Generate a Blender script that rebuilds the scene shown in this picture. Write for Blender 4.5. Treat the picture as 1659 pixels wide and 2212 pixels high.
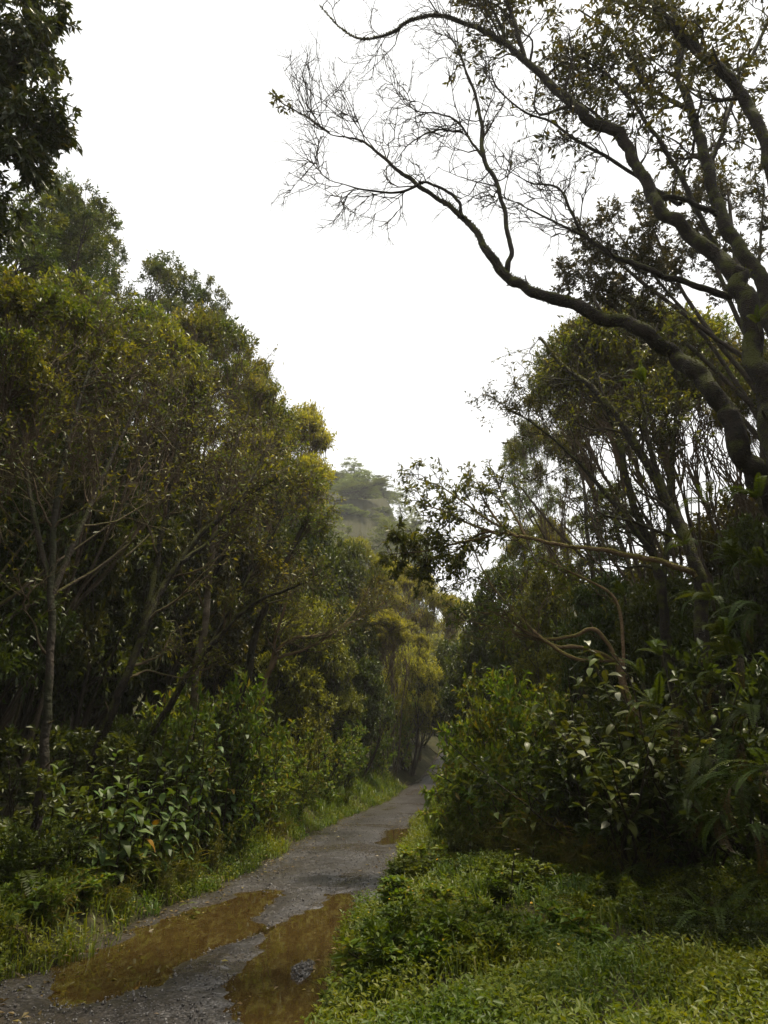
import bpy, math
import numpy as np
from math import radians, sin, cos, tan, pi

# ------------------------------------------------------------------ camera, sky, sun, exposure
S = bpy.context.scene
C = S.collection
for o in list(bpy.data.objects):
    bpy.data.objects.remove(o)
CAMZ, PITCH = 1.7, radians(20.2)
cam_d = bpy.data.cameras.new('camera')
cam_d.sensor_fit = 'VERTICAL'
cam_d.sensor_height = 36.0
cam_d.lens = 24.0
cam_d.clip_start = 0.05
cam_d.clip_end = 2000
cam = bpy.data.objects.new('camera', cam_d)
C.objects.link(cam)
cam.location = (0, 0, CAMZ)
cam.rotation_euler = (radians(90) + PITCH, 0, 0)
S.camera = cam

SUN_TO = np.array([0.22, 0.14, 0.965])
SUN_TO = SUN_TO / np.linalg.norm(SUN_TO)
w = bpy.data.worlds.new('World')
S.world = w
w.use_nodes = True
nt = w.node_tree
nt.nodes.clear()
out = nt.nodes.new('ShaderNodeOutputWorld')
bg = nt.nodes.new('ShaderNodeBackground')
sky = nt.nodes.new('ShaderNodeTexSky')
sky.sky_type = 'NISHITA'
sky.sun_disc = False
sky.sun_elevation = math.asin(SUN_TO[2])
sky.sun_rotation = math.atan2(SUN_TO[0], SUN_TO[1])
sky.dust_density = 4.0
hs = nt.nodes.new('ShaderNodeHueSaturation')
hs.inputs['Saturation'].default_value = 0.18
mx = nt.nodes.new('ShaderNodeMix')
mx.data_type = 'RGBA'
mx.inputs['Factor'].default_value = 0.8
mx.inputs[7].default_value = (10.6, 10.6, 10.5, 1)      # the even cloud layer
nt.links.new(sky.outputs[0], hs.inputs['Color'])
nt.links.new(hs.outputs[0], mx.inputs[6])
nt.links.new(mx.outputs[2], bg.inputs['Color'])
bg.inputs['Strength'].default_value = 0.10
nt.links.new(bg.outputs[0], out.inputs['Surface'])

sl = bpy.data.lights.new('sun', 'SUN')
sl.energy = 5.0
sl.angle = radians(6)
sl.color = (1.0, 0.89, 0.70)
so = bpy.data.objects.new('sun', sl)
C.objects.link(so)
so.location = (20, 40, 60)
from mathutils import Vector
so.rotation_euler = Vector(-SUN_TO).to_track_quat('-Z', 'Y').to_euler()

S.view_settings.view_transform = 'Standard'
S.view_settings.look = 'None'
S.view_settings.gamma = 1.0
S.view_settings.use_curve_mapping = False
S.view_settings.exposure = 0.47
S.render.engine = 'CYCLES'
cy = S.cycles
cy.max_bounces = 6
cy.diffuse_bounces = 3
cy.glossy_bounces = 2
cy.transmission_bounces = 3
cy.volume_bounces = 1
cy.transparent_max_bounces = 4
cy.caustics_reflective = False
cy.caustics_refractive = False
cy.sample_clamp_indirect = 4.0
cy.use_denoising = True
try:
    cy.denoiser = 'OPENIMAGEDENOISE'
    cy.denoising_input_passes = 'RGB_ALBEDO_NORMAL'
except Exception:
    pass

rng = np.random.default_rng(11)

# ------------------------------------------------------------------ geometry helpers
FPX, CX, CY = 1475.0, 829.5, 1106.0
cp, sp = cos(PITCH), sin(PITCH)


def ray(u, v):
    a, b = (u - CX) / FPX, (CY - v) / FPX
    return np.array([a, cp - sp * b, sp + cp * b])


def P(u, v, Y):
    """Place seen at (u, v) of the photograph, Y metres ahead of the camera."""
    d = ray(u, v)
    t = Y / d[1]
    return np.array([d[0] * t, Y, CAMZ + d[2] * t]), t


def gx(u, Y):
    return (u - CX) / FPX * cp * Y


def norm(a):
    return a / np.maximum(np.linalg.norm(a, axis=-1, keepdims=True), 1e-9)


def sstep(a, b, x):
    t = np.clip((x - a) / (b - a), 0, 1)
    return t * t * (3 - 2 * t)


def zroad(Y):
    Y = np.asarray(Y, float)
    q = np.clip(Y - 25, 0, 21)
    return 0.02 * np.maximum(Y - 8, 0) + 0.004 * q * q + 0.16 * np.maximum(Y - 46, 0)


def ground_hit(u, v):
    d = ray(u, v)
    Ys = np.linspace(3, 60, 6000)
    z = CAMZ + d[2] / d[1] * Ys
    k = np.argmax(z < zroad(Ys))
    Y = Ys[k]
    return d[0] / d[1] * Y, Y


LE = [(0, 2130), (130, 2095), (250, 2030), (320, 1990), (400, 1955), (450, 1930), (530, 1890), (600, 1850), (650, 1820),
      (720, 1780), (830, 1735), (875, 1705), (915, 1680)]
RE = [(690, 2212), (705, 2150), (740, 2080), (765, 2010), (790, 1970), (828, 1920), (852, 1870), (880, 1820), (900, 1770)]
le = np.array([ground_hit(*p) for p in LE])
re_ = np.array([ground_hit(*p) for p in RE])
le = np.vstack([[le[0, 0] - 0.9, -30], [le[0, 0] - 0.25, 2.0], le, [[le[-1, 0] + 1.3, le[-1, 1] + 8], [le[-1, 0] + 4.5, le[-1, 1] + 22],
                                                   [le[-1, 0] + 18, 140]]])
re_ = np.vstack([[re_[0, 0] - 0.7, -30], [re_[0, 0] - 0.15, 2.0], re_])
le = le[np.argsort(le[:, 1])]
re_ = re_[np.argsort(re_[:, 1])]
YR_END = re_[-1, 1]


def xl(Y):
    return np.interp(Y, le[:, 1], le[:, 0])


W_END = re_[-1, 0] - float(xl(YR_END))


def xr(Y):
    Y = np.asarray(Y, float)
    return np.where(Y < YR_END, np.interp(Y, re_[:, 1], re_[:, 0]), xl(Y) + np.maximum(W_END, 2.3))


def fbm(x, y, s=1.0, seed=0.0):
    r = 0
    a = 1.0
    for k in range(4):
        f = s * 1.9 ** k
        r = r + a * (np.sin(x * f + 1.7 * seed + 2.1 * k + 1.3 * np.sin(y * f * 0.7 + k)) * np.cos(y * f * 1.13 + seed + 3.3 * k + np.sin(x * f * 0.8)))
        a *= 0.5
    return r


def ter(x, y):
    x = np.asarray(x, float)
    y = np.asarray(y, float)
    dl = xl(y) - x
    dr = x - xr(y)
    z = zroad(y)
    z = z + np.where(dl > 0, 0.42 * sstep(0, 0.8, dl) + 0.10 * np.clip(dl - 1, 0, 40) + 0.35 * np.clip(dl - 6, 0, 16), 0)
    z = z + np.where(dr > 0, 0.20 * sstep(0, 1.0, dr) + 0.05 * np.clip(dr - 1.5, 0, 40) + 0.35 * np.clip(dr - 6, 0, 16), 0)
    off = np.maximum(np.maximum(dl, dr), 0)
    z = z + sstep(0, 1.2, off) * (0.11 * fbm(x, y, 1.1) + 0.07 * fbm(x, y, 2.7, 4))
    z = z + sstep(60, 160, y) * 33.0 * (1 - 0.75 * sstep(0, 9, x))
    return z


def mesh_np(name, V, faces, mats, smooth=False, midx=None):
    """faces: list of int arrays (n, k)."""
    me = bpy.data.meshes.new(name)
    V = np.ascontiguousarray(V, dtype=np.float32)
    me.vertices.add(len(V))
    me.vertices.foreach_set('co', V.ravel())
    tot = np.concatenate([np.full(len(f), f.shape[1], dtype=np.int32) for f in faces])
    lv = np.concatenate([np.ascontiguousarray(f, dtype=np.int32).ravel() for f in faces])
    me.loops.add(len(lv))
    me.loops.foreach_set('vertex_index', lv)
    me.polygons.add(len(tot))
    st = np.concatenate([[0], np.cumsum(tot)[:-1]]).astype(np.int32)
    me.polygons.foreach_set('loop_start', st)
    me.polygons.foreach_set('loop_total', tot)
    if smooth:
        me.polygons.foreach_set('use_smooth', np.ones(len(tot), dtype=bool))
    for m in (mats if isinstance(mats, (list, tuple)) else [mats]):
        me.materials.append(m)
    if midx is not None:
        me.polygons.foreach_set('material_index', np.ascontiguousarray(midx, dtype=np.int32))
    me.update(calc_edges=True)
    return me


def merge(parts):
    """parts: list of (V, [faces]) -> V, faces grouped by size"""
    Vs, by, off = [], {}, 0
    for V, fs in parts:
        Vs.append(V)
        for f in fs:
            by.setdefault(f.shape[1], []).append(f + off)
        off += len(V)
    return np.concatenate(Vs), [np.concatenate(b) for b in by.values()]


def tubes(Pt, R, s=5):
    N, n = Pt.shape[:2]
    T = norm(np.gradient(Pt, axis=1))
    mean = np.abs(norm(Pt[:, -1] - Pt[:, 0]))
    ref = np.eye(3)[np.argmin(mean, axis=1)][:, None, :]
    A = norm(np.cross(T, np.broadcast_to(ref, T.shape)))
    B = np.cross(T, A)
    th = np.arange(s) * 2 * pi / s
    V = Pt[:, :, None, :] + R[:, :, None, None] * (np.cos(th)[None, None, :, None] * A[:, :, None, :] + np.sin(th)[None, None, :, None] * B[:, :, None, :])
    i = np.arange(N)[:, None, None] * (n * s)
    j = np.arange(n - 1)[None, :, None] * s
    k = np.arange(s)[None, None, :]
    a = i + j + k
    b = i + j + (k + 1) % s
    F = np.stack([a, b, b + s, a + s], -1).reshape(-1, 4)
    return V.reshape(-1, 3), [F]


def grow(Pt, R, per, t0, t1, ln, ang, npts, wob=0.2, trop=(0, 0, 0.1), ratio=0.5, rmin=0.004, tshape=0.0, bias=None):
    N, n = Pt.shape[:2]
    M = N * per
    idx = np.repeat(np.arange(N), per)
    t = rng.uniform(t0, t1, M)
    f = np.clip(t * (n - 1), 0, n - 1.001)
    i = f.astype(int)
    fr = (f - i)[:, None]
    base = Pt[idx, i] * (1 - fr) + Pt[idx, i + 1] * fr
    T = norm(Pt[idx, i + 1] - Pt[idx, i])
    r = R[idx, i] * (1 - fr[:, 0]) + R[idx, i + 1] * fr[:, 0]
    q = norm(np.cross(T, rng.normal(size=(M, 3)) + (0 if bias is None else np.cross(np.array(bias), T) * 1.0)))
    a = rng.uniform(ang[0], ang[1], M)[:, None]
    d = np.cos(a) * T + np.sin(a) * q
    L = rng.uniform(ln[0], ln[1], M) * (1 - tshape * t)
    pts = np.zeros((M, npts, 3))
    pts[:, 0] = base
    tr = np.array(trop)
    for k in range(1, npts):
        d = norm(d + wob * rng.normal(size=(M, 3)) + tr)
        pts[:, k] = pts[:, k - 1] + d * (L / (npts - 1))[:, None]
    r0 = np.maximum(r * ratio, rmin)
    rad = r0[:, None] * np.linspace(1, 0.35, npts)[None, :]
    return pts, np.maximum(rad, rmin * 0.5)


def leaf_geo(base, d, nrm, L, Wd, fold=0.25, six=False, curl=0.12):
    d = norm(d)
    s = norm(np.cross(d, nrm))
    nn = np.cross(s, d)
    L = L[:, None]
    Wd = Wd[:, None]
    M = len(base)
    if not six:
        v = np.stack([base, base + d * L * 0.45 + s * Wd * 0.5 + nn * Wd * fold, base + d * L - nn * L * curl, base + d * L * 0.45 - s * Wd * 0.5 + nn * Wd * fold], 1)
        b = (np.arange(M) * 4)[:, None]
        F = np.concatenate([b + np.array([[0, 1, 2]]), b + np.array([[0, 2, 3]])])
    else:
        v = np.stack([base, base + d * L * 0.28 + s * Wd * 0.45 + nn * Wd * fold, base + d * L * 0.66 + s * Wd * 0.42 + nn * (Wd * fold - L * curl * 0.4),
                      base + d * L - nn * L * curl, base + d * L * 0.66 - s * Wd * 0.42 + nn * (Wd * fold - L * curl * 0.4),
                      base + d * L * 0.28 - s * Wd * 0.45 + nn * Wd * fold], 1)
        b = (np.arange(M) * 6)[:, None]
        F = np.concatenate([b + np.array([[0, 1, 2, 3]]), b + np.array([[0, 3, 4, 5]])])
    return v.reshape(-1, 3), [F]


def leaves(Pt, k, L, ratio=0.4, droop=0.2, up=0.6, t0=0.15, keep=None, six=False, spread=0.9, fold=0.2, off=0.0):
    N, n = Pt.shape[:2]
    M = N * k
    idx = np.repeat(np.arange(N), k)
    t = rng.uniform(t0, 1.0, M)
    f = np.clip(t * (n - 1), 0, n - 1.001)
    i = f.astype(int)
    fr = (f - i)[:, None]
    base = Pt[idx, i] * (1 - fr) + Pt[idx, i + 1] * fr
    if off:
        base = base + rng.normal(size=(M, 3)) * off
    T = norm(Pt[idx, i + 1] - Pt[idx, i])
    if keep is not None:
        kk = keep(base)
        base, T = base[kk], T[kk]
        M = len(base)
    d = T * 0.7 + rng.normal(size=(M, 3)) * spread * 0.7 + np.array([0, 0, -droop])
    nr = rng.normal(size=(M, 3)) * 0.55 + np.array([0, 0, up])
    Ls = rng.uniform(L[0], L[1], M)
    return leaf_geo(base, d, nr, Ls, Ls * ratio * rng.uniform(0.8, 1.2, M), six=six, fold=fold)


# ------------------------------------------------------------------ materials
def lin(h):
    c = [int(h[i:i + 2], 16) / 255 for i in (0, 2, 4)]
    return tuple(x / 12.92 if x <= 0.04045 else ((x + 0.055) / 1.055) ** 2.4 for x in c) + (1,)


def newmat(name):
    m = bpy.data.materials.new(name)
    m.use_nodes = True
    m.node_tree.nodes.clear()
    o = m.node_tree.nodes.new('ShaderNodeOutputMaterial')
    return m, m.node_tree, o


def ramp(nt, stops):
    r = nt.nodes.new('ShaderNodeValToRGB')
    e = r.color_ramp.elements
    while len(e) < len(stops):
        e.new(0.5)
    for k, (p, c) in enumerate(stops):
        e[k].position = p
        e[k].color = tuple(c) + (1,) if len(c) == 3 else c
    return r


def leaf_mat(name, cols, trans=0.35, rough=0.42, tcol=(1.5, 1.35, 0.3), obj_var=0.25, spec=0.3):
    m, nt, o = newmat(name)
    L = nt.links.new
    geo = nt.nodes.new('ShaderNodeNewGeometry')
    n = len(cols)
    r = ramp(nt, [(i / max(n - 1, 1), c) for i, c in enumerate(cols)])
    L(geo.outputs['Random Per Island'], r.inputs[0])
    oi = nt.nodes.new('ShaderNodeObjectInfo')
    mr = nt.nodes.new('ShaderNodeMapRange')
    mr.inputs['To Min'].default_value = 1 - obj_var
    mr.inputs['To Max'].default_value = 1 + obj_var
    L(oi.outputs['Random'], mr.inputs['Value'])
    hv = nt.nodes.new('ShaderNodeHueSaturation')
    L(r.outputs[0], hv.inputs['Color'])
    L(mr.outputs[0], hv.inputs['Value'])
    mh = nt.nodes.new('ShaderNodeMath')
    mh.operation = 'MULTIPLY'
    mh.inputs[1].default_value = 7.31
    mf = nt.nodes.new('ShaderNodeMath')
    mf.operation = 'FRACT'
    L(oi.outputs['Random'], mh.inputs[0])
    L(mh.outputs[0], mf.inputs[0])
    m3 = nt.nodes.new('ShaderNodeMapRange')
    m3.inputs['To Min'].default_value = 0.5 - 0.09 * obj_var
    m3.inputs['To Max'].default_value = 0.5 + 0.04 * obj_var
    L(mf.outputs[0], m3.inputs['Value'])
    L(m3.outputs[0], hv.inputs['Hue'])
    p = nt.nodes.new('ShaderNodeBsdfPrincipled')
    p.inputs['Roughness'].default_value = rough
    p.inputs['Specular IOR Level'].default_value = spec
    if name in ('grass', 'herb', 'leaf_dome', 'leaf_tall'):     # some patches yellower than others
        tc = nt.nodes.new('ShaderNodeTexCoord')
        nn = nt.nodes.new('ShaderNodeTexNoise')
        nn.inputs['Scale'].default_value = 0.9
        L(tc.outputs['Object'], nn.inputs['Vector'])
        rr = ramp(nt, [(0.38, (0.7, 0.85, 0.9)), (0.62, (1.35, 1.15, 0.9))])
        L(nn.outputs[0], rr.inputs[0])
        pm = nt.nodes.new('ShaderNodeMix')
        pm.data_type = 'RGBA'
        pm.blend_type = 'MULTIPLY'
        pm.inputs['Factor'].default_value = 1
        L(hv.outputs[0], pm.inputs[6])
        L(rr.outputs[0], pm.inputs[7])
        col = pm.outputs[2]
    else:
        col = hv.outputs[0]
    L(col, p.inputs['Base Color'])
    t = nt.nodes.new('ShaderNodeBsdfTranslucent')
    mm = nt.nodes.new('ShaderNodeMix')
    mm.data_type = 'RGBA'
    mm.blend_type = 'MULTIPLY'
    mm.inputs['Factor'].default_value = 1
    L(col, mm.inputs[6])
    mm.inputs[7].default_value = tuple(tcol) + (1,)
    L(mm.outputs[2], t.inputs['Color'])
    ms = nt.nodes.new('ShaderNodeMixShader')
    ms.inputs[0].default_value = trans
    L(p.outputs[0], ms.inputs[1])
    L(t.outputs[0], ms.inputs[2])
    L(ms.outputs[0], o.inputs['Surface'])
    return m


def bark_mat(name, c1, c2, moss, amount=0.5, scale=6.0, rough=0.85):
    m, nt, o = newmat(name)
    L = nt.links.new
    tc = nt.nodes.new('ShaderNodeTexCoord')
    n1 = nt.nodes.new('ShaderNodeTexNoise')
    n1.inputs['Scale'].default_value = scale
    n1.inputs['Detail'].default_value = 5
    L(tc.outputs['Object'], n1.inputs['Vector'])
    r = ramp(nt, [(0.3, c1), (0.7, c2)])
    L(n1.outputs[0], r.inputs[0])
    geo = nt.nodes.new('ShaderNodeNewGeometry')
    sx = nt.nodes.new('ShaderNodeSeparateXYZ')
    L(geo.outputs['Normal'], sx.inputs[0])
    n2 = nt.nodes.new('ShaderNodeTexNoise')
    n2.inputs['Scale'].default_value = scale * 0.6
    n2.inputs['Detail'].default_value = 6
    L(tc.outputs['Object'], n2.inputs['Vector'])
    ma = nt.nodes.new('ShaderNodeMath')
    ma.operation = 'MULTIPLY_ADD'
    L(sx.outputs['Z'], ma.inputs[0])
    ma.inputs[1].default_value = 0.35
    L(n2.outputs[0], ma.inputs[2])
    r2 = ramp(nt, [(0.66 - 0.3 * amount, (0, 0, 0)), (0.82 - 0.3 * amount, (1, 1, 1))])
    L(ma.outputs[0], r2.inputs[0])
    mx = nt.nodes.new('ShaderNodeMix')
    mx.data_type = 'RGBA'
    L(r2.outputs[0], mx.inputs['Factor'])
    L(r.outputs[0], mx.inputs[6])
    mx.inputs[7].default_value = tuple(moss) + (1,)
    p = nt.nodes.new('ShaderNodeBsdfPrincipled')
    p.inputs['Roughness'].default_value = rough
    p.inputs['Specular IOR Level'].default_value = 0.25
    L(mx.outputs[2], p.inputs['Base Color'])
    b = nt.nodes.new('ShaderNodeBump')
    b.inputs['Strength'].default_value = 0.9
    b.inputs['Distance'].default_value = 0.04
    n3 = nt.nodes.new('ShaderNodeTexNoise')
    n3.inputs['Scale'].default_value = scale * 5
    n3.inputs['Detail'].default_value = 4
    L(tc.outputs['Object'], n3.inputs['Vector'])
    L(n3.outputs[0], b.inputs['Height'])
    L(b.outputs[0], p.inputs['Normal'])
    L(p.outputs[0], o.inputs['Surface'])
    return m


M = {}
M['leaf_dome'] = leaf_mat('leaf_dome', [(0.06, 0.085, 0.012), (0.10, 0.125, 0.016), (0.075, 0.095, 0.015), (0.21, 0.22, 0.035), (0.06, 0.085, 0.014)])
M['leaf_tall'] = leaf_mat('leaf_tall', [(0.045, 0.065, 0.0150), (0.060, 0.085, 0.0168), (0.050, 0.075, 0.0210), (0.085, 0.105, 0.0180)])
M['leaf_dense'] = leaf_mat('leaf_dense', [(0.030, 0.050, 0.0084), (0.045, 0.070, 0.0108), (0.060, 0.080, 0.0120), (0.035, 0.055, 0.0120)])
M['leaf_hero'] = leaf_mat('leaf_hero', [(0.035, 0.040, 0.0084), (0.060, 0.060, 0.0108), (0.045, 0.050, 0.0084), (0.090, 0.070, 0.0144)], trans=0.3)
M['leaf_bush'] = leaf_mat('leaf_bush', [(0.075, 0.13, 0.018), (0.11, 0.18, 0.024), (0.09, 0.15, 0.024), (0.16, 0.205, 0.035), (0.13, 0.185, 0.026), (0.22, 0.18, 0.04)], trans=0.4, spec=0.2)
M['leaf_yellow'] = leaf_mat('leaf_yellow', [(0.12, 0.135, 0.018), (0.17, 0.18, 0.024), (0.11, 0.14, 0.02)])
M['leaf_broad'] = leaf_mat('leaf_broad', [(0.045, 0.08, 0.022), (0.065, 0.11, 0.026), (0.055, 0.095, 0.028)], trans=0.28, obj_var=0.35, rough=0.5, spec=0.25)
M['leaf_autumn'] = leaf_mat('leaf_autumn', [(0.300, 0.170, 0.0180), (0.260, 0.190, 0.0240)], trans=0.3)
M['leaf_olive'] = leaf_mat('leaf_olive', [(0.055, 0.075, 0.0150), (0.075, 0.095, 0.0180), (0.060, 0.080, 0.0204)], trans=0.25, obj_var=0.3, rough=0.4, spec=0.2)
M['leaf_pale'] = leaf_mat('leaf_pale', [(0.28, 0.29, 0.20), (0.23, 0.24, 0.16)], trans=0.2, obj_var=0.2)
M['frond'] = leaf_mat('frond', [(0.032, 0.052, 0.008), (0.05, 0.075, 0.010), (0.038, 0.06, 0.009)], trans=0.35, obj_var=0.35, spec=0.12)
M['frond_dry'] = leaf_mat('frond_dry', [(0.085, 0.065, 0.03), (0.12, 0.09, 0.04)], trans=0.3, obj_var=0.3)
M['moss'] = leaf_mat('moss', [(0.050, 0.055, 0.0072), (0.080, 0.085, 0.0084), (0.060, 0.055, 0.0108)], trans=0.2, rough=0.8, spec=0.1)
M['grass'] = leaf_mat('grass', [(0.055, 0.095, 0.012), (0.08, 0.125, 0.014), (0.11, 0.145, 0.018), (0.06, 0.10, 0.013), (0.13, 0.145, 0.025)], trans=0.4, spec=0.2)
M['herb'] = leaf_mat('herb', [(0.06, 0.10, 0.012), (0.085, 0.13, 0.014), (0.12, 0.155, 0.018), (0.05, 0.085, 0.013)], trans=0.4, spec=0.2)
M['straw'] = leaf_mat('straw', [(0.160, 0.130, 0.0300), (0.120, 0.120, 0.0240), (0.100, 0.120, 0.0180)], trans=0.3)
M['petal'] = leaf_mat('petal', [(0.75, 0.5, 0.03), (0.8, 0.6, 0.05)], trans=0.3)
M['petal_pink'] = leaf_mat('petal_pink', [(0.65, 0.5, 0.62), (0.7, 0.55, 0.66)], trans=0.3)
M['bark_mossy'] = bark_mat('bark_mossy', (0.010, 0.008, 0.006), (0.030, 0.022, 0.015), (0.055, 0.058, 0.010), 0.5, 9.0)
M['bark_dark'] = bark_mat('bark_dark', (0.03, 0.023, 0.017), (0.06, 0.045, 0.032), (0.045, 0.05, 0.014), 0.4)
M['bark_pale'] = bark_mat('bark_pale', (0.045, 0.033, 0.022), (0.24, 0.19, 0.14), (0.06, 0.055, 0.016), 0.5, 3.0)
M['bark_scrap'] = bark_mat('bark_scrap', (0.012, 0.010, 0.008), (0.05, 0.038, 0.026), (0.02, 0.022, 0.008), 0.6, 3.0)
M['bark_stem'] = bark_mat('bark_stem', (0.045, 0.033, 0.022), (0.12, 0.088, 0.06), (0.075, 0.07, 0.016), 0.45, 5.0)
M['bark_tan'] = bark_mat('bark_tan', (0.12, 0.075, 0.04), (0.20, 0.13, 0.07), (0.13, 0.11, 0.022), 0.5)
M['twig'] = bark_mat('twig', (0.08, 0.055, 0.034), (0.15, 0.105, 0.065), (0.075, 0.068, 0.018), 0.3)
M['twig_dark'] = bark_mat('twig_dark', (0.03, 0.023, 0.016), (0.06, 0.046, 0.032), (0.04, 0.04, 0.012), 0.3)


def soil_mat():
    m, nt, o = newmat('forest_soil')
    L = nt.links.new
    tc = nt.nodes.new('ShaderNodeTexCoord')
    n = nt.nodes.new('ShaderNodeTexNoise')
    n.inputs['Scale'].default_value = 3
    n.inputs['Detail'].default_value = 10
    L(tc.outputs['Object'], n.inputs['Vector'])
    r = ramp(nt, [(0.3, (0.018, 0.018, 0.008)), (0.55, (0.035, 0.035, 0.014)), (0.75, (0.055, 0.04, 0.02))])
    L(n.outputs[0], r.inputs[0])
    p = nt.nodes.new('ShaderNodeBsdfPrincipled')
    p.inputs['Roughness'].default_value = 0.95
    p.inputs['Specular IOR Level'].default_value = 0.1
    L(r.outputs[0], p.inputs['Base Color'])
    b = nt.nodes.new('ShaderNodeBump')
    b.inputs['Distance'].default_value = 0.05
    L(n.outputs[0], b.inputs['Height'])
    L(b.outputs[0], p.inputs['Normal'])
    L(p.outputs[0], o.inputs['Surface'])
    return m


def road_mat():
    m, nt, o = newmat('wet_gravel')
    L = nt.links.new
    tc = nt.nodes.new('ShaderNodeTexCoord')
    vo = nt.nodes.new('ShaderNodeTexVoronoi')
    vo.inputs['Scale'].default_value = 42
    L(tc.outputs['Object'], vo.inputs['Vector'])
    sx = nt.nodes.new('ShaderNodeSeparateColor')
    L(vo.outputs['Color'], sx.inputs[0])
    r = ramp(nt, [(0.0, (0.02, 0.018, 0.017)), (0.5, (0.04, 0.037, 0.036)), (0.85, (0.072, 0.068, 0.066)), (1.0, (0.14, 0.135, 0.13))])
    L(sx.outputs[0], r.inputs[0])
    n = nt.nodes.new('ShaderNodeTexNoise')
    n.inputs['Scale'].default_value = 0.9
    n.inputs['Detail'].default_value = 8
    L(tc.outputs['Object'], n.inputs['Vector'])
    r2 = ramp(nt, [(0.36, (0.38, 0.34, 0.31)), (0.62, (0.86, 0.83, 0.82))])
    L(n.outputs[0], r2.inputs[0])
    mm = nt.nodes.new('ShaderNodeMix')
    mm.data_type = 'RGBA'
    mm.blend_type = 'MULTIPLY'
    mm.inputs['Factor'].default_value = 1
    L(r.outputs[0], mm.inputs[6])
    L(r2.outputs[0], mm.inputs[7])
    p = nt.nodes.new('ShaderNodeBsdfPrincipled')
    p.inputs['Specular IOR Level'].default_value = 0.6
    at = nt.nodes.new('ShaderNodeAttribute')
    at.attribute_name = 'mud'
    nm = nt.nodes.new('ShaderNodeTexNoise')
    nm.inputs['Scale'].default_value = 16
    nm.inputs['Detail'].default_value = 8
    L(tc.outputs['Object'], nm.inputs['Vector'])
    rm = ramp(nt, [(0.35, (0.022, 0.018, 0.014)), (0.65, (0.06, 0.05, 0.042))])
    L(nm.outputs[0], rm.inputs[0])
    m1 = nt.nodes.new('ShaderNodeMath')
    m1.operation = 'MULTIPLY_ADD'
    L(nm.outputs[0], m1.inputs[0])
    m1.inputs[1].default_value = 1.6
    m1.inputs[2].default_value = -0.8
    m2 = nt.nodes.new('ShaderNodeMath')
    m2.operation = 'ADD'
    m2.use_clamp = True
    L(m1.outputs[0], m2.inputs[0])
    L(at.outputs['Fac'], m2.inputs[1])
    mc = nt.nodes.new('ShaderNodeMix')
    mc.data_type = 'RGBA'
    L(m2.outputs[0], mc.inputs['Factor'])
    L(mm.outputs[2], mc.inputs[6])
    L(rm.outputs[0], mc.inputs[7])
    L(mc.outputs[2], p.inputs['Base Color'])
    mrr = nt.nodes.new('ShaderNodeMapRange')
    mrr.inputs['To Min'].default_value = 0.34
    mrr.inputs['To Max'].default_value = 0.22
    L(m2.outputs[0], mrr.inputs['Value'])
    L(mrr.outputs[0], p.inputs['Roughness'])
    b = nt.nodes.new('ShaderNodeBump')
    ms = nt.nodes.new('ShaderNodeMapRange')
    ms.inputs['To Min'].default_value = 0.6
    ms.inputs['To Max'].default_value = 0.15
    L(m2.outputs[0], ms.inputs['Value'])
    L(ms.outputs[0], b.inputs['Strength'])
    b.inputs['Distance'].default_value = 0.012
    b.invert = True
    L(vo.outputs['Distance'], b.inputs['Height'])
    n4 = nt.nodes.new('ShaderNodeTexNoise')
    n4.inputs['Scale'].default_value = 5
    n4.inputs['Detail'].default_value = 8
    L(tc.outputs['Object'], n4.inputs['Vector'])
    b2 = nt.nodes.new('ShaderNodeBump')
    b2.inputs['Strength'].default_value = 0.5
    b2.inputs['Distance'].default_value = 0.05
    L(n4.outputs[0], b2.inputs['Height'])
    L(b.outputs[0], b2.inputs['Normal'])
    L(b2.outputs[0], p.inputs['Normal'])
    L(p.outputs[0], o.inputs['Surface'])
    return m


def water_mat():
    m, nt, o = newmat('muddy_water')
    L = nt.links.new
    tc = nt.nodes.new('ShaderNodeTexCoord')
    n = nt.nodes.new('ShaderNodeTexNoise')
    n.inputs['Scale'].default_value = 2.2
    n.inputs['Detail'].default_value = 9
    n.inputs['Distortion'].default_value = 1.2
    mp = nt.nodes.new('ShaderNodeMapping')
    mp.inputs['Scale'].default_value = (5.0, 1.6, 1.0)
    mp.inputs['Rotation'].default_value = (0, 0, 0.5)
    L(tc.outputs['Object'], mp.inputs['Vector'])
    L(mp.outputs[0], n.inputs['Vector'])
    r = ramp(nt, [(0.3, (0.028, 0.0165, 0.0055)), (0.52, (0.040, 0.0255, 0.008)), (0.72, (0.072, 0.058, 0.018))])  # mud with ochre streaks: submerged grass and reflected foliage put into the colour
    L(n.outputs[0], r.inputs[0])
    p = nt.nodes.new('ShaderNodeBsdfPrincipled')
    p.inputs['Roughness'].default_value = 0.015
    p.inputs['IOR'].default_value = 1.33
    L(r.outputs[0], p.inputs['Base Color'])
    n2 = nt.nodes.new('ShaderNodeTexNoise')
    n2.inputs['Scale'].default_value = 5
    n2.inputs['Detail'].default_value = 2
    L(tc.outputs['Object'], n2.inputs['Vector'])
    b = nt.nodes.new('ShaderNodeBump')
    b.inputs['Strength'].default_value = 0.05
    b.inputs['Distance'].default_value = 0.02
    L(n2.outputs[0], b.inputs['Height'])
    L(b.outputs[0], p.inputs['Normal'])
    L(p.outputs[0], o.inputs['Surface'])
    return m


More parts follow.
